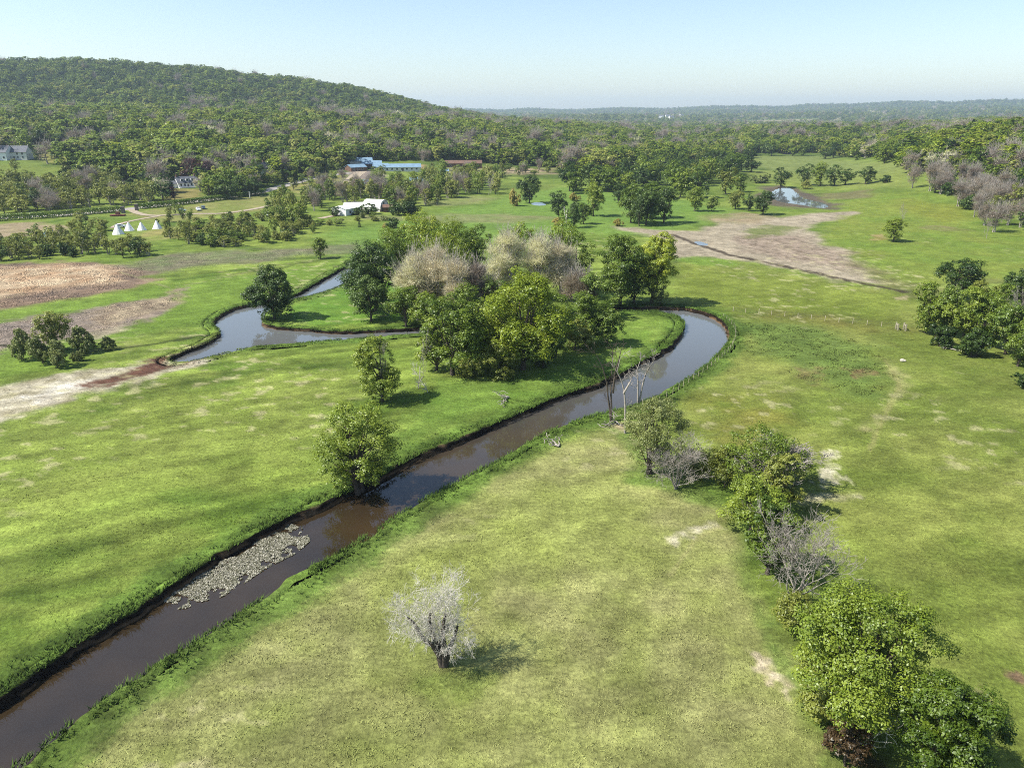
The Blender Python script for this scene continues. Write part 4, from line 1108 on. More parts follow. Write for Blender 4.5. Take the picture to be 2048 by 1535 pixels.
# ---- tree lines and thickets: one tree each, spread by eye over their ground
def cluster(area, n, kinds, hrange, wrange, label, group, seed, lod=None, gapk=.55):
    """n separate trees over the part of the ground outlined by area"""
    rr = random.Random(seed)
    A = np.array(area, float)
    done, tries, out = [], 0, []
    while len(done) < n and tries < 4000:
        tries += 1
        x, y = rr.uniform(A[:, 0].min(), A[:, 0].max()), rr.uniform(A[:, 1].min(), A[:, 1].max())
        if sdist(np.array([x]), np.array([y]), A, 1.0)[0] < 0: continue
        p = at(x, y)
        W = rr.uniform(*wrange)
        if any((p[0] - q[0]) ** 2 + (p[1] - q[1]) ** 2 < ((W + q[2]) * .5 * gapk) ** 2 for q in done): continue
        k = rr.choices([a for a, _ in kinds], [b for _, b in kinds])[0]
        H = rr.uniform(*hrange) * (.7 if 'bush' in k else 1)
        done.append((p[0], p[1], W))
        out.append((x, y, p, H, W, k))
    ADJ = {'oak': "green", 'dark': "dark green", 'yell': "yellow green", 'light': "light green", 'olive': "olive", 'tan': "tan half bare", 'mauve': "leafless mauve grey", 'bare': "bare grey", 'scrub': "airy olive",
           'bush': "grey green bushy", 'dbush': "dark bushy", 'obush': "olive bushy", 'fir': "dark coniferous", 'will': "willowy", 'pale': "bare pale", 'gbush': "golden bushy"}
    for k in set(o[5] for o in out):
        me = sorted([o for o in out if o[5] == k], key=lambda o: o[0])
        big = max(me[1:-1], key=lambda o: o[3]) if len(me) > 4 else None
        for i, (x, y, p, H, W, _) in enumerate(me):
            if len(me) == 1: lab = f"the only {ADJ[k]} tree {label}"
            elif i == 0: lab = f"leftmost {ADJ[k]} tree {label}"
            elif i == len(me) - 1: lab = f"rightmost {ADJ[k]} tree {label}"
            elif me[i] is big: lab = f"tallest inner {ADJ[k]} tree {label}"
            else: lab = f"{'lower inner' if big is not None else 'inner'} {ADJ[k]} tree {label}"
            put_tree(p, H, W, k, lab, f"{ADJ[k]} trees {label}" if 1 < i + 1 < len(me) and me[i] is not big else group, lod=lod)
cluster([(-20, 490), (100, 480), (190, 484), (225, 500), (318, 506), (318, 514), (230, 516), (100, 520), (-20, 522)], 46, [('scrub', 6), ('dark', 1), ('olive', 4), ('dbush', 1)], (5, 8.5), (4, 7.5), "in the thicket before the tipis", "thicket before the tipis", 1, 1)
cluster([(130, 440), (170, 436), (215, 450), (225, 462), (180, 470), (130, 466)], 9, [('dark', 1), ('olive', 3)], (4, 6.5), (3.5, 6), "between blue tent and tipis", "young trees between blue tent and tipis", 2, 1)
cluster([(66, 458), (100, 462), (120, 480), (60, 480)], 4, [('light', 2), ('olive', 1)], (4, 6), (3.5, 5), "round the blue tent", "young trees round the blue tent", 3, 1)
cluster([(325, 428), (380, 424), (392, 440), (330, 446)], 7, [('oak', 3), ('olive', 2)], (4, 6), (3, 4.5), "right of the tipis along the drive", "young trees right of the tipis", 4, 1)
cluster([(330, 470), (420, 456), (520, 450), (620, 448), (645, 468), (560, 488), (440, 496), (350, 488)], 62, [('olive', 4), ('dbush', 2), ('scrub', 3), ('oak', 2), ('obush', 3)], (3.5, 7.5), (3.5, 7), "in the low thicket right of the tipis", "low thicket right of the tipis", 5, 1)
cluster([(540, 405), (580, 400), (600, 438), (640, 455), (560, 455), (530, 440)], 22, [('oak', 3), ('light', 2), ('olive', 2)], (8, 13), (5.5, 8), "left of the white sheds", "trees left of the white sheds", 6, 1)
cluster([(600, 392), (700, 388), (830, 385), (900, 380), (1000, 372), (1005, 388), (900, 398), (830, 412), (775, 420), (700, 408), (620, 425)], 84, [('olive', 5), ('oak', 4), ('scrub', 3), ('mauve', 2), ('bare', 1)], (9, 13.5), (6.5, 9.5), "in the belt behind the white barn", "belt behind the white barn", 7, 1, .45)
cluster([(790, 400), (845, 395), (880, 410), (800, 424)], 9, [('olive', 2), ('mauve', 1), ('scrub', 1)], (7, 11), (6, 9), "right of the white barn", "trees right of the white barn", 8, 1)
cluster([(-20, 376), (60, 366), (120, 362), (220, 366), (290, 380), (320, 405), (240, 414), (120, 424), (-20, 432)], 110, [('scrub', 7), ('olive', 3), ('dark', 1), ('mauve', 1)], (8.5, 12.5), (8, 12), "in the scrub wood above the road", "scrub wood above the road", 9, 1, .45)
cluster([(560, 335), (640, 328), (700, 330), (690, 345), (640, 350), (570, 352)], 10, [('oak', 3), ('light', 2), ('mauve', 1)], (6, 10), (5, 8), "left of the blue roofs", "trees left of the blue roofs", 10, 1)
cluster([(735, 352), (830, 350), (900, 352), (990, 355), (980, 372), (870, 375), (740, 372)], 30, [('olive', 3), ('oak', 3), ('light', 1)], (8, 12), (7, 11), "below the blue roofs", "trees below the blue roofs", 11, 1)
cluster([(1130, 378), (1200, 366), (1330, 362), (1440, 352), (1510, 336), (1520, 342), (1460, 362), (1350, 380), (1240, 388), (1140, 388)], 38, [('dark', 5), ('oak', 4), ('olive', 1)], (14, 20), (13, 18), "in the long dark row beyond the flat", "long dark row beyond the flat", 12, 1, .5)
cluster([(1250, 352), (1320, 340), (1500, 326), (1500, 336), (1400, 350), (1260, 360)], 18, [('dark', 4), ('oak', 3)], (14, 20), (13, 18), "at the back of the long dark row", "back of the long dark row", 13, 1, .5)
cluster([(1815, 372), (1850, 360), (1920, 365), (1990, 395), (2060, 420), (2060, 470), (1990, 466), (1950, 440), (1900, 402), (1840, 386)], 38, [('mauve', 10), ('olive', 1), ('dark', 1), ('dbush', 1)], (9, 14), (8, 12), "in the leafless wood on the right", "leafless wood on the right", 14, 1, .5)
cluster([(1500, 306), (1600, 306), (1700, 312), (1800, 318), (1800, 330), (1700, 322), (1600, 314), (1500, 312)], 16, [('dark', 4), ('oak', 3)], (13, 18), (13, 18), "along the far field's back edge", "far field's back edge", 15, 1, .5)

cluster([(600, 352), (690, 350), (680, 378), (600, 392), (580, 388)], 14, [('olive', 2), ('light', 2), ('mauve', 1)], (5, 9), (5, 8), "on the dry slope left of the yard drive", "dry slope left of the yard drive", 16, 1)
cluster([(860, 338), (1000, 336), (1110, 340), (1110, 352), (1000, 358), (870, 352)], 24, [('oak', 2), ('light', 3), ('scrub', 2), ('mauve', 1)], (6, 11), (6, 10), "on the flat right of the blue roofs", "flat right of the blue roofs", 17, 1)
cluster([(330, 452), (430, 440), (540, 430), (560, 446), (430, 462), (330, 470)], 26, [('obush', 3), ('scrub', 3), ('light', 2), ('bush', 2)], (3, 6), (3, 6), "on the yellow grass right of the tipis", "yellow grass right of the tipis", 18, 1)
cluster([(560, 440), (660, 440), (780, 432), (780, 442), (660, 456), (560, 470)], 18, [('obush', 3), ('bush', 2), ('light', 1)], (2.5, 5), (3.5, 6), "before the white sheds", "brush before the white sheds", 19, 1)
# ---- fallen dead limbs on the grass
def driftwood(px, py, seed, L, label):
    rng = np.random.RandomState(seed)
    p = at(px, py)
    paths = []
    for q in range(3):
        a = rng.rand() * 6.28
        grow(rng, np.array([0, 0, .35]), np.array([cos(a), sin(a), .15]), L, .16, 0, 2, paths, -.02, (2, 3), .3, (.4, 1.0), .05)
    V, F = tubes(paths)
    V[:, 2] = np.abs(V[:, 2]) * .7 + .02
    o = link("dead_limb", mesh_np("dead_limb", V, [F], None, [M_GREY]), None, (p[0], p[1], bz(p)))
    tag(o, label, "dead limb")
driftwood(1018, 798, 3, 2.4, "pale fallen limb lying on the grass below the grove")
driftwood(1118, 893, 5, 1.7, "pale fallen limb lying by the right bank of the river")
driftwood(1232, 846, 8, 2.2, "broken pale branches at the foot of the tall dead snag")
driftwood(1912, 700, 9, 2.0, "pale dead branch in front of the right hand clump")

# ------------------------------------------------------------------ far woods: uncountable, one object per kind of ground
OPEN = [poly(*q) for q in (
    [(-900, 1640), (-900, 470), (-100, 436), (0, 432), (240, 414), (400, 396), (510, 384), (560, 368), (640, 348), (690, 336), (720, 322), (840, 322), (900, 322), (1000, 330), (1110, 334), (1130, 352), (1260, 344), (1330, 332), (1500, 316), (1500, 306), (1640, 306), (1790, 314), (1815, 352), (1900, 350), (2060, 395), (2700, 470), (2700, 1640)],
    [(-300, 366), (0, 356), (120, 354), (220, 358), (300, 372), (330, 404), (250, 416), (0, 436), (-300, 450)],
    [(-400, 325), (0, 320), (60, 323), (185, 337), (210, 350), (120, 352), (60, 362), (-400, 400)],
    [(48, 302), (60, 290), (125, 288), (150, 330), (60, 326)], [(0, 312), (48, 302), (60, 326), (0, 326)],
    [(330, 404), (338, 368), (400, 366), (410, 402)], [(505, 352), (508, 332), (540, 332), (545, 356), (520, 372)],
    [(1425, 250), (1510, 243), (1640, 237), (1632, 246), (1500, 252)], [(1415, 268), (1465, 264), (1475, 275), (1420, 278)])]
def forest(name, protos, gen, label, cat):
    P, S, R, I = gen
    me = bpy.data.meshes.new(name)
    me.vertices.add(len(P)); me.vertices.foreach_set("co", P.astype(np.float32).ravel())
    for k, tpe, fld, v in (("size", 'FLOAT_VECTOR', "vector", S), ("turn", 'FLOAT_VECTOR', "vector", R), ("kind_of_tree", 'INT', "value", I)):
        a = me.attributes.new(k, tpe, 'POINT'); a.data.foreach_set(fld, np.ascontiguousarray(v, np.int32 if tpe == 'INT' else np.float32).ravel())
    me.update()
    ng = bpy.data.node_groups.new(name, 'GeometryNodeTree')
    ng.interface.new_socket('Geometry', in_out='INPUT', socket_type='NodeSocketGeometry')
    ng.interface.new_socket('Geometry', in_out='OUTPUT', socket_type='NodeSocketGeometry')
    N, L = ng.nodes.new, ng.links.new
    gi, go, g2 = N('NodeGroupInput'), N('NodeGroupOutput'), N('GeometryNodeGeometryToInstance')
    for m in reversed(protos):
        oi = N('GeometryNodeObjectInfo'); oi.inputs['Object'].default_value = bpy.data.objects.new(name, m)
        L(oi.outputs['Geometry'], g2.inputs[0])
    iop = N('GeometryNodeInstanceOnPoints'); iop.inputs['Pick Instance'].default_value = True
    for k, tpe, s in (("kind_of_tree", 'INT', 'Instance Index'), ("turn", 'FLOAT_VECTOR', 'Rotation'), ("size", 'FLOAT_VECTOR', 'Scale')):
        x = N('GeometryNodeInputNamedAttribute'); x.data_type = tpe; x.inputs['Name'].default_value = k
        L(x.outputs['Attribute'], iop.inputs[s])
    L(gi.outputs[0], iop.inputs['Points']); L(g2.outputs[0], iop.inputs['Instance']); L(iop.outputs[0], go.inputs[0])
    o = link(name, me)
    o.modifiers.new("trees", 'NODES').node_group = ng
    return tag(o, label, cat, kind="stuff")
def scatter(r0, r1, step, az0, az1, seed):
    rs = np.random.RandomState(seed)
    a = math.radians(max(abs(az0), abs(az1)))
    X, Y = np.meshgrid(np.arange(-r1 * sin(a), r1 * sin(a), step), np.arange(r0 * cos(a) * .8, r1, step))
    X = X.ravel() + rs.uniform(-.45, .45, X.size) * step; Y = Y.ravel() + rs.uniform(-.45, .45, Y.size) * step
    r, az = np.hypot(X, Y), np.degrees(np.arctan2(X, Y))
    k = (r > r0) & (r < r1) & (az > az0) & (az < az1)
    X, Y, r, az = X[k], Y[k], r[k], az[k]
    for P in OPEN:
        k = sdist(X, Y, P, 5) < 1
        X, Y, r, az = X[k], Y[k], r[k], az[k]
    return X, Y, r, az, rs
FK = [('oak', 0), ('oak', 1), ('dark', 0), ('dark', 1), ('yell', 0), ('yell', 1), ('olive', 0), ('olive', 2), ('mauve', 0), ('mauve', 1), ('tan', 0), ('fir', 0), ('light', 1)]
def woods(name, r0, r1, step, az0, az1, seed, scale, mixer, label, lod=2, hill=False):
    X, Y, r, az, rs = scatter(r0, r1, step, az0, az1, seed)
    mixw = mixer(X, Y, r, az)                                   # (n, kinds) weights
    cum = np.cumsum(mixw, 1); cum /= cum[:, -1:]
    I = (rs.rand(len(X))[:, None] > cum).sum(1)
    H = scale * (.58 + .75 * rs.rand(len(X)) ** 1.4) * (.62 + .8 * fbm(X / 55, Y / 55, 77, 3))
    Wd = H * (.78 + .5 * rs.rand(len(X)))
    H0 = np.array([NOM[k][0] for k, _ in FK])[I]; W0 = np.array([NOM[k][1] for k, _ in FK])[I]
    Wd = np.where(np.array([k == 'fir' for k, _ in FK])[I], H * .5, Wd)
    P = np.column_stack([X, Y, height(X, Y) - .3])
    S = np.column_stack([Wd / W0, Wd / W0, H / H0])
    R = np.column_stack([X * 0, X * 0, rs.rand(len(X)) * 6.28])
    print(name, len(X))
    return forest(name, [proto(k, v, lod) for k, v in FK], (P, S, R, I), label, "woodland")
def w_(n, *cols): return np.column_stack([np.full(n, c) if np.isscalar(c) else c for c in cols])
def mix_slope(X, Y, r, az):
    g = fbm(X / 130, Y / 130, 201, 3); b = sstep(.50, .66, fbm(X / 110, Y / 90, 202, 3)); y = sstep(.45, .62, fbm(X / 150, Y / 120, 203, 3))
    up = sstep(1300, 1700, r) * sstep(4, -6, az)
    n = len(X)
    b = b * .6
    return w_(n, 1.5, 1.5, .4 + up * .7, .4 + up * .7, 1.7 * y * (1 - up), 1.5 * y * (1 - up), 1.1 * (1 - up * .7), .9 * (1 - up * .7), 1.0 * b * (1 - up * .85), 1.0 * b * (1 - up * .85), .15 * b * (1 - up), .22 * (1 - up), .9 * (1 - up * .5))
def mix_right(X, Y, r, az):
    b = sstep(.48, .62, fbm(X / 90, Y / 70, 212, 3)); n = len(X)
    b = b * .7
    return w_(n, 1.6, 1.6, 1.0, 1.0, .8, .6, .9, .9, 1.1 * b, 1.1 * b, .4 * b, .02, .5)
woods("near_woods", 400, 1350, 7.8, -42, 9, 301, 14.5, mix_slope, "mixed spring woodland covering the lower slope at the left")
woods("ridge_forest", 1350, 2250, 10.4, -42, 9, 302, 15.5, mix_slope, "dense green forest covering the long ridge")
woods("right_woods", 400, 1400, 8.2, 9, 42, 303, 14, mix_right, "mixed green and leafless woodland on the right beyond the pasture")
woods("valley_woods", 1400, 3600, 13.5, -9, 42, 304, 15, mix_right, "woods stretching away up the valley floor")
woods("distant_forest", 3600, 9300, 38, -12, 42, 305, 22, mix_right, "far forested hills fading blue at the horizon")

# ------------------------------------------------------------------ buildings
class MB:
    def __init__(s): s.v, s.f = [], []
    def add(s, V, F):
        o = len(s.v); s.v += [tuple(p) for p in V]; s.f += [tuple(i + o for i in f) for f in F]; return s
    def box(s, x0, x1, y0, y1, z0, z1):
        return s.add([(x0, y0, z0), (x1, y0, z0), (x1, y1, z0), (x0, y1, z0), (x0, y0, z1), (x1, y0, z1), (x1, y1, z1), (x0, y1, z1)],
                     [(0, 3, 2, 1), (4, 5, 6, 7), (0, 1, 5, 4), (1, 2, 6, 5), (2, 3, 7, 6), (3, 0, 4, 7)])
    def prism(s, x0, x1, prof):
        n = len(prof)
        V = [(x0, y, z) for y, z in prof] + [(x1, y, z) for y, z in prof]
        return s.add(V, [tuple(range(n))[::-1], tuple(range(n, 2 * n))] + [(i, (i + 1) % n, (i + 1) % n + n, i + n) for i in range(n)])
    def build(s, name, mat, parent=None, bevel=0.0):
        me = bpy.data.meshes.new(name); me.from_pydata(s.v, [], s.f); me.materials.append(mat)
        bm = bmesh.new(); bm.from_mesh(me); bmesh.ops.recalc_face_normals(bm, faces=bm.faces[:])
        if bevel: bmesh.ops.bevel(bm, geom=bm.edges[:], offset=bevel, segments=2, affect='EDGES')
        bm.to_mesh(me); bm.free()
        return link(name, me, parent)
M_WHITE = plain("white_paint", (.78, .78, .76), .6, .05, .7)
M_CREAM = plain("pale_siding", (.62, .60, .55), .7, .08, .7)
M_BLUER = plain("blue_metal_roof", C(158, 192, 216), .5, .15, .4)
M_GREYR = plain("grey_shingle", C(128, 132, 140), .85, .2, .8)
M_DARKR = plain("dark_shingle", C(92, 94, 108), .85, .2, .8)
M_GLASS = plain("window_glass", (.03, .04, .05), .15, .2, .3)
M_BROWNW = plain("brown_siding", C(140, 108, 88), .85, .2, .7)
M_DOOR = plain("door_paint", (.12, .10, .09), .6, .1, 1)
M_BRICK = plain("chimney_brick", C(170, 130, 112), .9, .25, 4)
M_REDR = plain("red_roof", C(216, 120, 100), .7, .15, .5)
M_CANVAS = plain("white_canvas", (.80, .79, .76), .85, .05, .5)
M_WOOD = plain("pole_wood", C(150, 128, 100), .9, .3, 3)
M_BLUET = plain("blue_tent_fabric", C(120, 170, 220), .7, .1, .5)
M_STONE = plain("pillar_stone", C(150, 140, 130), .9, .3, 3, bump=.4)
M_BLACK = plain("rubber_black", (.02, .02, .02), .8, .2, 3)
M_CARW = plain("white_car_paint", (.75, .76, .78), .3, .03, .5)
M_CARD = plain("dark_car_paint", (.06, .09, .12), .25, .1, .5)
M_CARB = plain("pale_green_car_paint", (.45, .55, .52), .3, .05, .5)
M_REDW = plain("red_brown_timber", C(150, 88, 70), .85, .2, 2)
def gable(root, L, D, h, rh, wall, roof, x0=0, y0=0, windows=(), doors=(), chimneys=(), over=.4, th=.25, gwin=True):
    """a gabled block along x: wall, roof slabs, windows, doors and chimneys as parts of root"""
    MB().prism(x0 - L / 2, x0 + L / 2, [(y0 - D / 2, -1.5), (y0 + D / 2, -1.5), (y0 + D / 2, h), (y0, h + rh - .02), (y0 - D / 2, h)]).build("wall", wall, root)
    k = rh / (D / 2)
    e = D / 2 + over
    zo = h - k * over
    rf = MB().prism(x0 - L / 2 - over, x0 + L / 2 + over, [(y0 - e, zo + .02), (y0, h + rh + .02), (y0 + e, zo + .02), (y0 + e, zo + th), (y0, h + rh + th * 1.15), (y0 - e, zo + th)]).build("roof", roof, root)
    for cx in chimneys:
        MB().box(x0 + cx - .5, x0 + cx + .5, y0 - .4, y0 + .4, h + rh - .5, h + rh + 1.6).build("chimney", M_BRICK, rf)
    for wx, wz, ww, wh in windows:
        f = MB().box(x0 + wx - ww / 2 - .1, x0 + wx + ww / 2 + .1, y0 - D / 2 - .06, y0 - D / 2 + .1, wz - .1, wz + wh + .1).build("window", M_WHITE, root)
        MB().box(x0 + wx - ww / 2, x0 + wx + ww / 2, y0 - D / 2 - .09, y0 - D / 2 - .03, wz, wz + wh).build("pane", M_GLASS, f)
    for wx, ww, wh in doors:
        MB().box(x0 + wx - ww / 2, x0 + wx + ww / 2, y0 - D / 2 - .08, y0 - D / 2 + .1, 0, wh).build("door", M_DOOR, root)
    if gwin:
        for sx in (-1, 1):
            f = MB().box(x0 + sx * (L / 2) - .06, x0 + sx * (L / 2) + .06, y0 - .7, y0 + .7, h * .45, h * .45 + 1.4).build("window", M_WHITE, root)
            MB().box(x0 + sx * (L / 2) - .09, x0 + sx * (L / 2) + .09, y0 - .55, y0 + .55, h * .45 + .15, h * .45 + 1.25).build("pane", M_GLASS, f)
    return rf
def site(name, px, py, yaw, label, cat):
    p = at(px, py)
    r = empty(name, (p[0], p[1], p[2] + .1), yaw)
    tag(r, label, cat)
    return r
def face(px): return -atan2(px - 1024, FPX)
# white house with dormers
r = site("house", 374, 374, face(374) + .25, "white house with roof dormers and two chimneys above a lawn", "house")
rf = gable(r, 13, 8, 3.2, 3.6, M_WHITE, M_GREYR, windows=[(-4.6, 1, 1.1, 1.5), (-2.2, 1, 1.1, 1.5), (2.2, 1, 1.1, 1.5), (4.6, 1, 1.1, 1.5)], doors=[(0, 1.2, 2.2)], chimneys=(-6, 6))
for dx in (-3.4, 0, 3.4):
    q = MB().box(dx - .9, dx + .9, -3.2, -.5, 3.9, 5.6).build("dormer", M_WHITE, r)
    MB().box(dx - .6, dx + .6, -3.26, -3.15, 4.3, 5.4).build("pane", M_GLASS, q)
    MB().prism(dx - 1.05, dx + 1.05, [(-3.5, 5.55), (-.3, 5.9), (-.3, 6.05), (-3.5, 5.7)]).build("dormer_roof", M_GREYR, q)
MB().box(-6.4, 6.4, -6.2, -4.1, -.6, .35).build("porch", M_CREAM, r)
gable(r, 6, 6, 2.6, 2, M_WHITE, M_GREYR, x0=-9.6, y0=1.0, windows=[(0, 1, 1, 1.2)], gwin=False)
r = site("house", 524, 352, face(524) + .9, "tall white gabled house with a dark roof among roadside trees", "house")
gable(r, 13, 9, 6, 4, M_WHITE, M_DARKR, windows=[(x, z, 1.1, 1.5) for x in (-4, -1.3, 1.3, 4) for z in (1, 3.8)], chimneys=(3,))
r = site("house", 36, 318, face(36) - .5, "large pale grey house with several gables on the hillside lawn", "house")
gable(r, 20, 11, 5.6, 4.6, M_CREAM, M_GREYR, windows=[(x, z, 1.3, 1.6) for x in (-7, -3, 3, 7) for z in (1, 3.6)], doors=[(0, 1.4, 2.4)], chimneys=(-6,))
gable(r, 9, 16, 5.6, 5.0, M_WHITE, M_GREYR, x0=-7, y0=-4, windows=[(-2.6, 1, 1.3, 1.6), (2.6, 1, 1.3, 1.6)], gwin=False)
r = site("house", 48, 286, face(48) - .6, "grey house with dark gabled roof behind the large pale house", "house")
gable(r, 17, 10, 5.4, 4.4, M_CREAM, M_DARKR, windows=[(x, z, 1.2, 1.5) for x in (-5, 0, 5) for z in (1, 3.4)], chimneys=(4,))
# blue roofed buildings
BL = "blue roofed buildings round the yard"
for px, py, L, D, h, rh, yaw, wall, lab in ((712, 341, 15, 11, 3.6, 2.6, .5, M_BROWNW, "low blue roofed building at the left end of the yard, half turned"), (722, 332, 20, 12, 5.5, 3.4, .05, M_CREAM, "highest blue roofed building at the head of the yard"),
                                           (744, 335, 17, 11, 4.2, 3.0, .0, M_BROWNW, "blue roofed building in the middle of the yard row"), (762, 338, 13, 10, 3.2, 2.6, -.1, M_BROWNW, "small blue roofed building ending the yard row"),
                                           (795, 341, 40, 14, 3.8, 3.0, .05, M_CREAM, "long pale building with faded blue roof right of the yard row")):
    r = site("building", px, py, face(px) + yaw, lab, "building"); r["group"] = BL
    gable(r, L, D, h * .78, rh * .8, wall, M_BLUER, windows=[(x, .9, 1.5, 1.4) for x in np.arange(-L / 2 + 2.5, L / 2 - 1.5, 4.2)], doors=[(L * .08 + 1, 1.6, 2.2)], gwin=False)
r = site("pavilion", 729, 377, face(729) + .3, "blue gabled pavilion standing in the trees below the yard", "pavilion"); r["group"] = BL
gable(r, 14, 10, 3.0, 3.0, M_BROWNW, M_BLUER, windows=[(-4, .8, 1.4, 1.4), (4, .8, 1.4, 1.4)], doors=[(0, 1.6, 2.2)])
gable(r, 5, 6, 2.8, 2.4, M_BROWNW, M_BLUER, x0=-3, y0=-4.6, gwin=False)
r = site("shed", 833, 370, face(833), "small blue roofed shed hidden among the belt of trees", "shed"); r["group"] = BL
gable(r, 9, 7, 3.0, 2.4, M_CREAM, M_BLUER, doors=[(0, 1.4, 2.1)], windows=[(-2.6, .9, 1, 1.1)], gwin=False)
r = site("building", 927, 334, face(927), "long low brownish building on the flat right of the yard", "building")
gable(r, 34, 12, 3.4, 2.4, M_BROWNW, M_BROWNW, windows=[(x, .9, 1.6, 1.3) for x in (-12, -6, 0, 6, 12)], doors=[(3, 2.4, 2.4)], gwin=False)
r = site("shed", 889, 348, face(889), "tiny pale blue shed beside the drive on the flat", "shed")
gable(r, 7, 5, 2.4, 1.4, M_CREAM, M_BLUER, doors=[(0, 1.4, 2)], gwin=False)
r = site("house", 1382, 303, face(1382), "red roofed house among the trees of the valley", "house")
gable(r, 15, 10, 4.6, 4.2, M_CREAM, M_REDR, windows=[(-4, 1, 1.3, 1.5), (0, 1, 1.3, 1.5), (4, 1, 1.3, 1.5)], chimneys=(3,))
# white sheds and barn
r = site("shed", 694, 428, face(694) + .9, "low white shed with flat pale roof behind bushes", "shed")
gable(r, 13, 9, 3.2, 1.4, M_WHITE, M_CANVAS, windows=[(-3, 1, 1.3, 1.2)], doors=[(2.5, 2.6, 2.4)])
r = site("shed", 716, 420, face(716) - .1, "second white shed with a long low roof beside the barn", "shed")
gable(r, 14, 8, 2.6, 1.3, M_BROWNW, M_CANVAS, windows=[(-4, .9, 1.2, 1.1), (1, .9, 1.2, 1.1)], gwin=False)
r = site("barn", 752, 421, face(752) - .55, "white barn with a rounded roof beside the meadow", "barn")
a = np.linspace(0, pi, 15)
arch = [(-4.6 * cos(t), 1.2 + 4.6 * sin(t) ** .85 if 0 < t < pi else 1.2) for t in a]
MB().prism(-5.2, 5.2, [(-4.45, -1.2), (4.45, -1.2)] + [(y * .96, (z - 1.2) * .96 + 1.2) for y, z in arch[::-1]]).build("wall", M_CREAM, r)
o_, i_ = [(y * 1.02, (z - 1.2) * 1.04 + 1.2) for y, z in arch], [(y * .975, (z - 1.2) * .98 + 1.2) for y, z in arch]
MB().prism(-5.6, 5.6, o_ + i_[::-1]).build("roof", M_CANVAS, r)
MB().box(5.15, 5.3, -1.6, 1.6, 0, 3).build("door", M_DOOR, r)
MB().box(5.15, 5.28, -.6, .6, 3.7, 4.7).build("window", M_GLASS, r)
r = site("shed", 780, 423, face(780), "reddish brown lean shed between the barn and the bare trees", "shed")
gable(r, 7, 5, 2.4, 1.2, M_BROWNW, M_BROWNW, doors=[(0, 1.5, 2)], gwin=False)
# far white houses
FW = "tiny white houses far up the valley"
for i, (px, py) in enumerate(((1322, 240), (1335, 239), (1342, 242), (1362, 238))):
    r = site("house", px, py, face(px) + .3 * i, ["tiny white house far up the valley, leftmost of four", "tiny white house second from left far up the valley", "tiny white house third from left far up the valley", "tiny white house far up the valley, rightmost of four"][i], "house"); r["group"] = FW
    r.location.z += 6
    gable(r, 26, 16, 14, 7, M_WHITE, M_GREYR, windows=[(-7, 3, 3, 4), (7, 3, 3, 4)], gwin=False)
# ------------------------------------------------------------------ tipis, tent, gate, cars, poles
for i, (px, py, h, lab) in enumerate(((237, 468, 21, "white tipi nearest to the pale track, beside the parked car"), (259, 461, 18, "white tipi second from the left in the row of four"), (284, 460, 17, "white tipi third from the left in the row of four"), (315, 457, 17, "white tipi at the right end of the row, before a dark bush"))):
    p = at(px, py); d = project(p)[2]
    H = h * d / FPX; R = .54 * H
    r = empty("tipi", (p[0], p[1], p[2] + bz(p)), face(px) + .3 * i); tag(r, lab, "tipi", "four white tipis")
    n = 14; V = []; F = []
    for k, (rr, z) in enumerate(((R, -.1), (R * .72, H * .28), (R * .42, H * .58), (R * .1, H * .93))):
        V += [(rr * cos(2 * pi * j / n) * (1 + .03 * (j % 2)), rr * sin(2 * pi * j / n) * (1 + .03 * (j % 2)), z) for j in range(n)]
    for k in range(3):
        F += [(k * n + j, k * n + (j + 1) % n, (k + 1) * n + (j + 1) % n, (k + 1) * n + j) for j in range(n)]
    MB().add(V, F).build("cover", M_CANVAS, r)
    MB().add([(-.12 * R, -R * .93, 0), (.38 * R, -R * .88, 0), (.1 * R, -R * .62, H * .4)], [(0, 1, 2)]).build("door_flap", M_DOOR, r)
    for j in range(6):
        b = 2 * pi * j / 6
        Vp, Fp = tubes([(np.array([[cos(b) * R * .95, sin(b) * R * .95, 0], [0, 0, H * .93], [-cos(b) * R * .16, -sin(b) * R * .16, H * 1.08]]), np.array([.05, .045, .04]))])
        link("pole", mesh_np("pole", Vp, [Fp], None, [M_WOOD]), r)
T(316, 452, 9, 438, 'dbush', "dark bush just behind the right end tipi", lod=1)
p = at(99, 472); r = empty("tent", (p[0], p[1], p[2] + bz(p)), .4); tag(r, "blue dome tent with a dark shaded side among young trees", "tent")
n, V, F = 16, [], []
for k in range(6):
    e = k / 5 * pi / 2
    V += [(2.3 * cos(e) * cos(2 * pi * j / n), 2.3 * cos(e) * sin(2 * pi * j / n), 3.3 * sin(e)) for j in range(n)]
for k in range(5): F += [(k * n + j, k * n + (j + 1) % n, (k + 1) * n + (j + 1) % n, (k + 1) * n + j) for j in range(n)]
MB().add(V, F).build("canopy", M_BLUET, r)
MB().add([(1.2, -2.1, 0), (2.35, -.5, 0), (1.3, -1.0, 2.4)], [(0, 1, 2)]).build("door", M_DOOR, r)  # dark door half, painted in for the dome's shaded side
for px, py, s, lab in ((247, 426, 1, "stone gate pillar on the left of the drive"), (274, 421, 1, "stone gate pillar on the right of the drive")):
    r = site("gate_pillar", px, py, .2, lab, "pillar"); r["group"] = "pair of gate pillars"
    MB().box(-.8, .8, -.8, .8, -.5, 3.0).build("shaft", M_STONE, r, .05)
    MB().box(-1.0, 1.0, -1.0, 1.0, 3.0, 3.35).build("cap", M_STONE, r, .05)
r = site("timber_stand", 236, 432, .15, "low red brown timber stand on the grass by the gate", "stand")
MB().box(-3.6, 3.6, -1.4, 1.4, .2, .7).build("deck", M_REDW, r, .04)
MB().box(-.9, 1.1, -.6, .8, .7, 1.9).build("crate", M_REDW, r, .04)
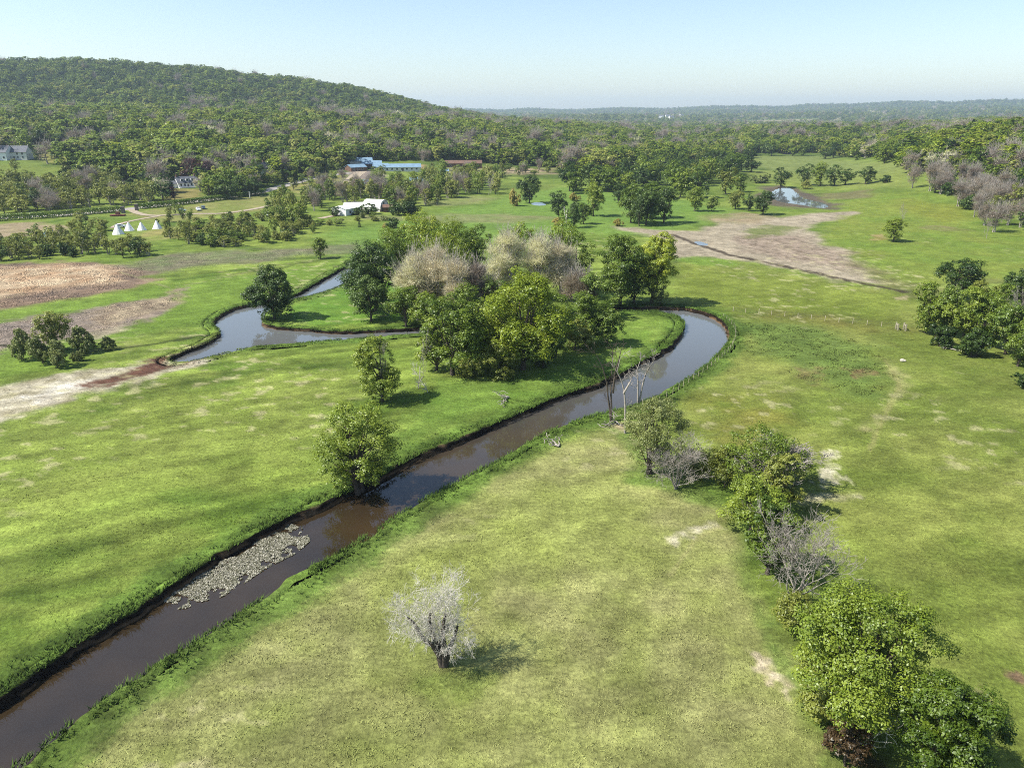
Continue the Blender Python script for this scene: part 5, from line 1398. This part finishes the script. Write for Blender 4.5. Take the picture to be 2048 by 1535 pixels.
for x in (-3.2, -1, 1.2, 3.2): MB().box(x - .1, x + .1, -1.3, -1.1, -.3, .2).build("leg", M_REDW, r)
def car(px, py, yaw, mat, lab, cat="car", L=4.7, van=False):
    p = at(px, py)
    r = empty("parked_car", (p[0], p[1], p[2] + bz(p) + .04), yaw); tag(r, lab, cat, "cars parked near the tipis")
    W = .92
    prof = [(-L / 2, .35), (L / 2, .35), (L / 2, .85), (L / 2 - .2, 1.0), (L / 2 - 1.2, 1.08), (L / 2 - 1.9, 1.62), (-L / 2 + .7, 1.66), (-L / 2 + .1, 1.1)]
    if van: prof = [(-L / 2, .4), (L / 2, .4), (L / 2, 1.1), (L / 2 - .8, 1.3), (L / 2 - 1.3, 2.2), (-L / 2 + .1, 2.25)]
    V = [(x, -W, z) for x, z in prof] + [(x, W, z) for x, z in prof]
    n = len(prof)
    MB().add(V, [tuple(range(n)), tuple(range(n, 2 * n))[::-1]] + [(i, (i + 1) % n, (i + 1) % n + n, i + n) for i in range(n)]).build("body", mat, r, .07)
    for s in (-1, 1):
        MB().box(-L / 2 + .9, L / 2 - 1.8, s * W - .02, s * W + .02, 1.12, 1.5).build("window", M_GLASS, r)
        for x in (-L / 2 + .9, L / 2 - .9):
            V, F = tubes([(np.array([[x, s * .72, .34], [x, s * .95, .34]]), np.array([.34, .34]))], 12)
            w = link("wheel", mesh_np("wheel", np.vstack([V, [[x, s * .95, .34]]]), [F, [[12 + j, 12 + (j + 1) % 12, 24] for j in range(12)]], None, [M_BLACK]), r)
    MB().add([(L / 2 - 1.22, -.8, 1.12), (L / 2 - 1.22, .8, 1.12), (L / 2 - 1.84, .76, 1.6), (L / 2 - 1.84, -.76, 1.6)], [(0, 1, 2, 3)]).build("windscreen", M_GLASS, r)
    for s in (-1, 1): MB().box(L / 2 - .05, L / 2 + .03, s * .7 - .16, s * .7 + .16, .68, .84).build("headlight", M_CARW, r)
car(397, 421, -1.0, M_CARW, "white car parked on the grass beside a dark car", L=5.0)
car(407, 418, -1.1, M_CARD, "dark car parked right beside the white car", L=5.0)
car(364, 423, .4, M_CARB, "pale greenish car half hidden behind young trees", L=4.6)
car(241, 455, .3, M_CARW, "white car at the end of the track behind a tipi", L=4.8)
car(543, 432, .6, M_CARW, "small white van alone on the green near the thicket", "van", 4.4, True)
for px, py, pt, lab in ((457, 396, 373, "tall pale utility pole at the roadside before dark trees"), (500, 396, 383, "shorter utility pole by the road bend")):
    p = at(px, py); H = solve_h(p, pt)
    r = empty("utility_pole", (p[0], p[1], p[2]), .3); tag(r, lab, "pole", "utility poles by the road")
    V, F = tubes([(np.array([[0, 0, -.5], [0, 0, H]]), np.array([.32, .26]))], 8)
    link("mast", mesh_np("mast", V, [F], None, [M_CREAM]), r)
    MB().box(-1.1, 1.1, -.08, .08, H - .7, H - .5).build("crossarm", M_WOOD, r)
# clipped hedges beside the road
def hedge(pts, w, h, label, seed):
    P = resample(smooth_line(poly(*pts), 2), .8, False)
    rng = np.random.RandomState(seed)
    N = normals(P, False)
    n = len(P) * 70
    k = rng.randint(len(P), size=n)
    a = rng.rand(n) * 2 - 1; z = h * rng.rand(n) ** .6
    top = rng.rand(n) < .45
    z[top] = h * (.95 + .1 * rng.rand(top.sum())); a[~top] = np.sign(a[~top])
    X = P[k] + N[k] * (a * w / 2)[:, None] + rng.normal(0, .2, (n, 2))
    p = np.column_stack([X, z + height(X[:, 0], X[:, 1])])
    d = np.column_stack([N[k] * a[:, None], top * 1.2])
    nor = d + rng.normal(0, .5, (n, 3)); nor /= np.linalg.norm(nor, axis=1)[:, None]
    t = np.cross(nor, rnd_dirs(rng, n)); t /= np.linalg.norm(t, axis=1)[:, None]
    b = np.cross(nor, t); L = (.45 + .4 * rng.rand(n))[:, None]
    V = np.stack([p + t * L * .5, p + b * L * .4, p - t * L * .5, p - b * L * .4], 1).reshape(-1, 3)
    tag(link("hedge", mesh_np("hedge", V, [np.arange(4 * n).reshape(-1, 4)], {"tint": np.repeat(rng.rand(n), 4)}, [LEAF['light']])), label, "hedge", "clipped hedges along the road")
hedge([(-60, 447), (0, 441), (80, 437), (160, 430), (243, 423)], 3.6, 3.0, "long clipped hedge along the road left of the gate", 1)
hedge([(278, 418), (340, 412), (420, 403), (480, 394), (528, 387)], 3.6, 2.8, "clipped hedge along the road right of the gate", 2)
# ------------------------------------------------------------------ fences, gate, rock
M_POST = plain("fence_post_pale", C(210, 200, 170), .85, .15, 3)
M_WIRE = plain("fence_wire", C(150, 146, 136), .5, .1, 3, .6)
def fence(pts, step, h, label, seed, r0=.07):
    P = resample(smooth_line(poly(*pts), 2), step, False)
    rng = np.random.RandomState(seed)
    root = empty("fence", (P[0][0], P[0][1], 0)); tag(root, label, "fence", "wire fences with pale posts")
    z = bumps(P[:, 0], P[:, 1])
    tops = []
    for (x, y), zz in zip(P, z):
        l = rng.normal(0, .05, 2)
        A = np.array([x - P[0][0], y - P[0][1], zz - .3]); B = A + np.array([l[0], l[1], h + .3 + rng.normal(0, .06)])
        V, F = tubes([(np.array([A, B]), np.array([r0, r0 * .85]))], 5)
        V = np.vstack([V, [B + np.array([0, 0, .03])]]); s = len(V) // 2
        link("post", mesh_np("post", V, [F, [[s + j, s + (j + 1) % s, 2 * s] for j in range(s)]], None, [M_POST]), root)
        tops.append((A, B))
    for f in (.45, .9):
        W = np.array([a * (1 - f) + b * f for a, b in tops])
        V, F = tubes([(W, np.full(len(W), .012))], 3)
        link("wire", mesh_np("wire", V, [F], None, [M_WIRE]), root)
fence([(1466, 622), (1500, 625), (1560, 630), (1640, 640), (1720, 648), (1792, 655)], 2.9, 1.35, "straight wire fence crossing the right pasture to the timber gate", 1)
fence([(1447, 634), (1468, 652), (1473, 672), (1464, 695), (1444, 716), (1412, 742), (1376, 766), (1344, 788), (1312, 804), (1284, 812)], 2.3, 1.25, "curved wire fence following the river bend", 2, .045)
p = at(1803, 660)
r = empty("gate_brace", (p[0], p[1], bz(p)), -.2); tag(r, "pale timber gate braces at the end of the straight fence", "gate")
for x in (-.9, .9):
    for y in (0, 1.6):
        MB().box(x - .14, x + .14, y - .14, y + .14, -.3, 1.7).build("post", M_POST, r)
    MB().box(x - .1, x + .1, .1, 1.5, 1.15, 1.4).build("rail", M_POST, r)
p = at(1805, 722)
bm = bmesh.new(); bmesh.ops.create_icosphere(bm, subdivisions=3, radius=.62)
for v in bm.verts:
    v.co *= 1 + .25 * math.sin(v.co.x * 5 + 1) * math.sin(v.co.y * 4) + .1 * math.sin(v.co.z * 9); v.co.z *= .62
me = bpy.data.meshes.new("rock"); bm.to_mesh(me); bm.free(); me.materials.append(plain("pale_rock", C(232, 224, 200), .9, .12, 2))
tag(link("rock", me, None, (p[0], p[1], .15 + bz(p))), "pale rock lying on the right pasture below the gate", "rock")
# ------------------------------------------------------------------ stuff: lily pads, bank grass, meadow tufts
def lily_pads():
    rng = np.random.RandomState(5)
    P = np.array([at_level(a, b, WATER_Z) for a, b in ((338, 1196), (350, 1180), (420, 1138), (480, 1098), (540, 1066), (575, 1056), (598, 1066), (604, 1082), (580, 1102), (520, 1132), (470, 1166), (440, 1184), (400, 1194), (370, 1206))])
    lo, hi = P.min(0) - 1, P.max(0) + 1
    X = rng.uniform(lo, hi, (44000, 2))
    sd = sdist(X[:, 0], X[:, 1], P, 4) + (fbm(X[:, 0] / .9, X[:, 1] / .9, 3, 3) - .5) * 1.5 + .1
    X = X[(sd > 0) & (sd + .25 > rng.rand(len(X)) * .5)]
    n = len(X); m = 7
    a = np.arange(m) * 2 * pi / m
    rad = (.035 + .06 * rng.rand(n))
    tl = rng.normal(0, .3, (n, 2))
    ca, sa = np.cos(a)[None] * rad[:, None], np.sin(a)[None] * rad[:, None]
    z = WATER_Z + .03 + .08 * rng.rand(n)[:, None] + ca * tl[:, :1] + sa * tl[:, 1:]
    V = np.stack([X[:, :1] + ca, X[:, 1:] + sa, z], -1).reshape(-1, 3)
    t = rng.rand(n)
    m_ = leaf_mat("lily_pad", C(104, 104, 76), C(150, 146, 120), C(206, 200, 180), .1, 0, 1.25)
    tag(link("lily_pads", mesh_np("lily_pads", V, [np.arange(n * m).reshape(-1, m)], {"tint": np.repeat(t, m)}, [m_])), "patch of pale lily pads floating by the river's left bank", "lily pads", kind="stuff")
lily_pads()
def blades(name, X, z0, H, wid, col, seed, label, per=4, lean=.5):
    rng = np.random.RandomState(seed)
    n = len(X)
    b = np.repeat(np.column_stack([X, z0]), per, 0) + np.column_stack([rng.normal(0, wid * 1.6, (n * per, 2)), np.zeros(n * per)])
    h = np.repeat(H, per) * (.6 + .7 * rng.rand(n * per))
    a = rng.rand(n * per) * pi
    t = np.column_stack([np.cos(a), np.sin(a), a * 0]) * (wid * (.6 + .8 * rng.rand(n * per)))[:, None]
    tip = b + np.column_stack([rng.normal(.15, lean, (n * per, 2)) * h[:, None], h])
    V = np.stack([b - t, b + t, tip], 1).reshape(-1, 3)
    c = np.repeat(np.repeat(col, per, 0) * (.75 + .55 * rng.rand(n * per))[:, None], 3, 0)
    m = bpy.data.materials.get("grass_blade")
    if m is None:
        m, t_, b_ = nt("grass_blade")
        a_ = t_.nodes.new("ShaderNodeAttribute"); a_.attribute_name = "col"
        g_ = t_.nodes.new("ShaderNodeNewGeometry")
        v1 = t_.nodes.new("ShaderNodeVectorMath"); v1.operation = 'MULTIPLY_ADD'
        v1.inputs[1].default_value = (.2, .2, .2); v1.inputs[2].default_value = (0, 0, .8)
        v2 = t_.nodes.new("ShaderNodeVectorMath"); v2.operation = 'NORMALIZE'
        t_.links.new(g_.outputs["Normal"], v1.inputs[0]); t_.links.new(v1.outputs[0], v2.inputs[0]); t_.links.new(v2.outputs[0], b_.inputs["Normal"])
        t_.links.new(a_.outputs["Color"], b_.inputs["Base Color"]); b_.inputs["Roughness"].default_value = .8; b_.inputs["Specular IOR Level"].default_value = .15
    tag(link(name, mesh_np(name, V, [np.arange(3 * n * per).reshape(-1, 3)], {"col": c}, [m])), label, "grass", kind="stuff")
def bank_grass():
    rng = np.random.RandomState(9)
    Xs, Hs = [], []
    for P, hm in ((RIVER, .55), (BACKWATER, .4)):
        Q = resample(P, .12); N = normals(Q)
        Q = Q[np.hypot(Q[:, 0], Q[:, 1]) < 260]; N = normals(resample(P, .12))[:len(Q)] if len(Q) == len(N) else None
        if N is None:
            Q = resample(P, .12); N = normals(Q); k = np.hypot(Q[:, 0], Q[:, 1]) < 260; Q, N = Q[k], N[k]
        for rep in range(3):
            o = rng.exponential(.9, len(Q)) - .15
            Xs.append(Q + N * o[:, None] + rng.normal(0, .08, Q.shape)); Hs.append(hm * (.5 + .9 * fbm(Q[:, 0] / 1.5, Q[:, 1] / 1.5, 4, 3)) / (1 + o * .25))
    X, H = np.vstack(Xs), np.concatenate(Hs)
    k = fbm(X[:, 0] / 2.2, X[:, 1] / 2.2, 6, 3) > .36
    X, H = X[k], H[k]
    col = ground_color(X[:, 0], X[:, 1]) * .7 + C(92, 140, 34) * .3
    blades("grass", X, np.full(len(X), .05), H, .05, col, 3, "tall lush grass growing along the riverbanks")
bank_grass()
def meadow_grass():
    rng = np.random.RandomState(19)
    n = 70000
    r = 38 + 150 * rng.beta(1.25, 2.6, n); a = np.radians(rng.uniform(-39, 39, n))
    X = np.column_stack([r * np.sin(a), r * np.cos(a)])
    sd = np.maximum(sdist(X[:, 0], X[:, 1], RIVER, 10), sdist(X[:, 0], X[:, 1], BACKWATER, 10))
    k = (sd < -.6) & (fbm(X[:, 0] / 1.4, X[:, 1] / 1.4, 16, 3) > .40)
    X = X[k]
    col = ground_color(X[:, 0], X[:, 1]) * 1.25
    H = .03 + .14 * fbm(X[:, 0] / 6, X[:, 1] / 6, 26, 3)
    blades("grass", X, bumps(X[:, 0], X[:, 1]) - .02, H, .055, col, 5, "short tufted grass of the near meadows", 3, 1.1)
meadow_grass()
def reeds():
    rng = np.random.RandomState(39)
    Xs, Hs = [], []
    for P, n, h in ((poly((-60, 540), (0, 530), (120, 526), (230, 531), (300, 548), (308, 560), (270, 572), (200, 586), (100, 601), (0, 613), (-60, 620)), 26000, .2),
                    (poly((-60, 655), (0, 643), (130, 628), (240, 608), (330, 592), (356, 581), (346, 605), (280, 638), (200, 660), (100, 686), (0, 704), (-60, 715)), 12000, .16),
                    (poly((245, 526), (400, 507), (560, 502), (700, 488), (730, 492), (690, 503), (560, 518), (430, 531), (330, 543), (290, 538)), 10000, .16)):
        lo, hi = P.min(0), P.max(0)
        X = rng.uniform(lo, hi, (n * 2, 2))
        k = (sdist(X[:, 0], X[:, 1], P, 5) + (fbm(X[:, 0] / 5, X[:, 1] / 5, 63, 3) - .5) * 8 > 0) & (fbm(X[:, 0] / 3, X[:, 1] / 3, 64, 3) > .42) & (sdist(X[:, 0], X[:, 1], BACKWATER, 8) < -1)
        X = X[k][:n]; Xs.append(X); Hs.append(h * (.4 + .9 * fbm(X[:, 0] / 7, X[:, 1] / 7, 65, 3)))
    X, H = np.vstack(Xs), np.concatenate(Hs)
    col = np.minimum(ground_color(X[:, 0], X[:, 1]) * 2.2, .8)
    blades("reeds", X, bumps(X[:, 0], X[:, 1]) - .05, H, .09, col, 12, "dry tan reeds standing over the boggy ground at the left", 3, .9)
reeds()
def rushes():
    rng = np.random.RandomState(29)
    Xs = []
    for P, n in ((poly((1480, 640), (1640, 655), (1760, 690), (1810, 760), (1740, 800), (1600, 760), (1480, 700)), 3000),):
        lo, hi = P.min(0), P.max(0)
        X = rng.uniform(lo, hi, (n * 3, 2))
        k = (sdist(X[:, 0], X[:, 1], P, 5) > 0) & (fbm(X[:, 0] / 2.5, X[:, 1] / 2.5, 61, 3) > .5) & (sdist(X[:, 0], X[:, 1], RIVER, 8) < -1)
        Xs.append(X[k][:n])
    X = np.vstack(Xs)
    col = ground_color(X[:, 0], X[:, 1]) * 1.1
    blades("grass", X, bumps(X[:, 0], X[:, 1]) - .02,   .08 + .16 * rng.rand(len(X)), .10, col, 8, "green tussocks dotting the right pasture below the fence", 9, .5)
rushes()
# ------------------------------------------------------------------ haze
HAZE = 8.5e-5
if HAZE:
    me = bpy.data.meshes.new("haze")
    b = MB().box(-14600, 14600, -14600, 14600, -4, 330)
    me.from_pydata(b.v, [], b.f)
    m = bpy.data.materials.new("haze"); m.use_nodes = True; t = m.node_tree
    t.nodes.remove(t.nodes["Principled BSDF"])
    v = t.nodes.new("ShaderNodeVolumePrincipled")
    v.inputs["Color"].default_value = (.68, .85, 1.0, 1)
    v.inputs["Density"].default_value = HAZE
    v.inputs["Anisotropy"].default_value = .2
    t.links.new(v.outputs[0], t.nodes["Material Output"].inputs["Volume"])
    me.materials.append(m)
    tag(link("haze", me), "thin blue summer haze lying over the valley", "haze", kind="stuff")
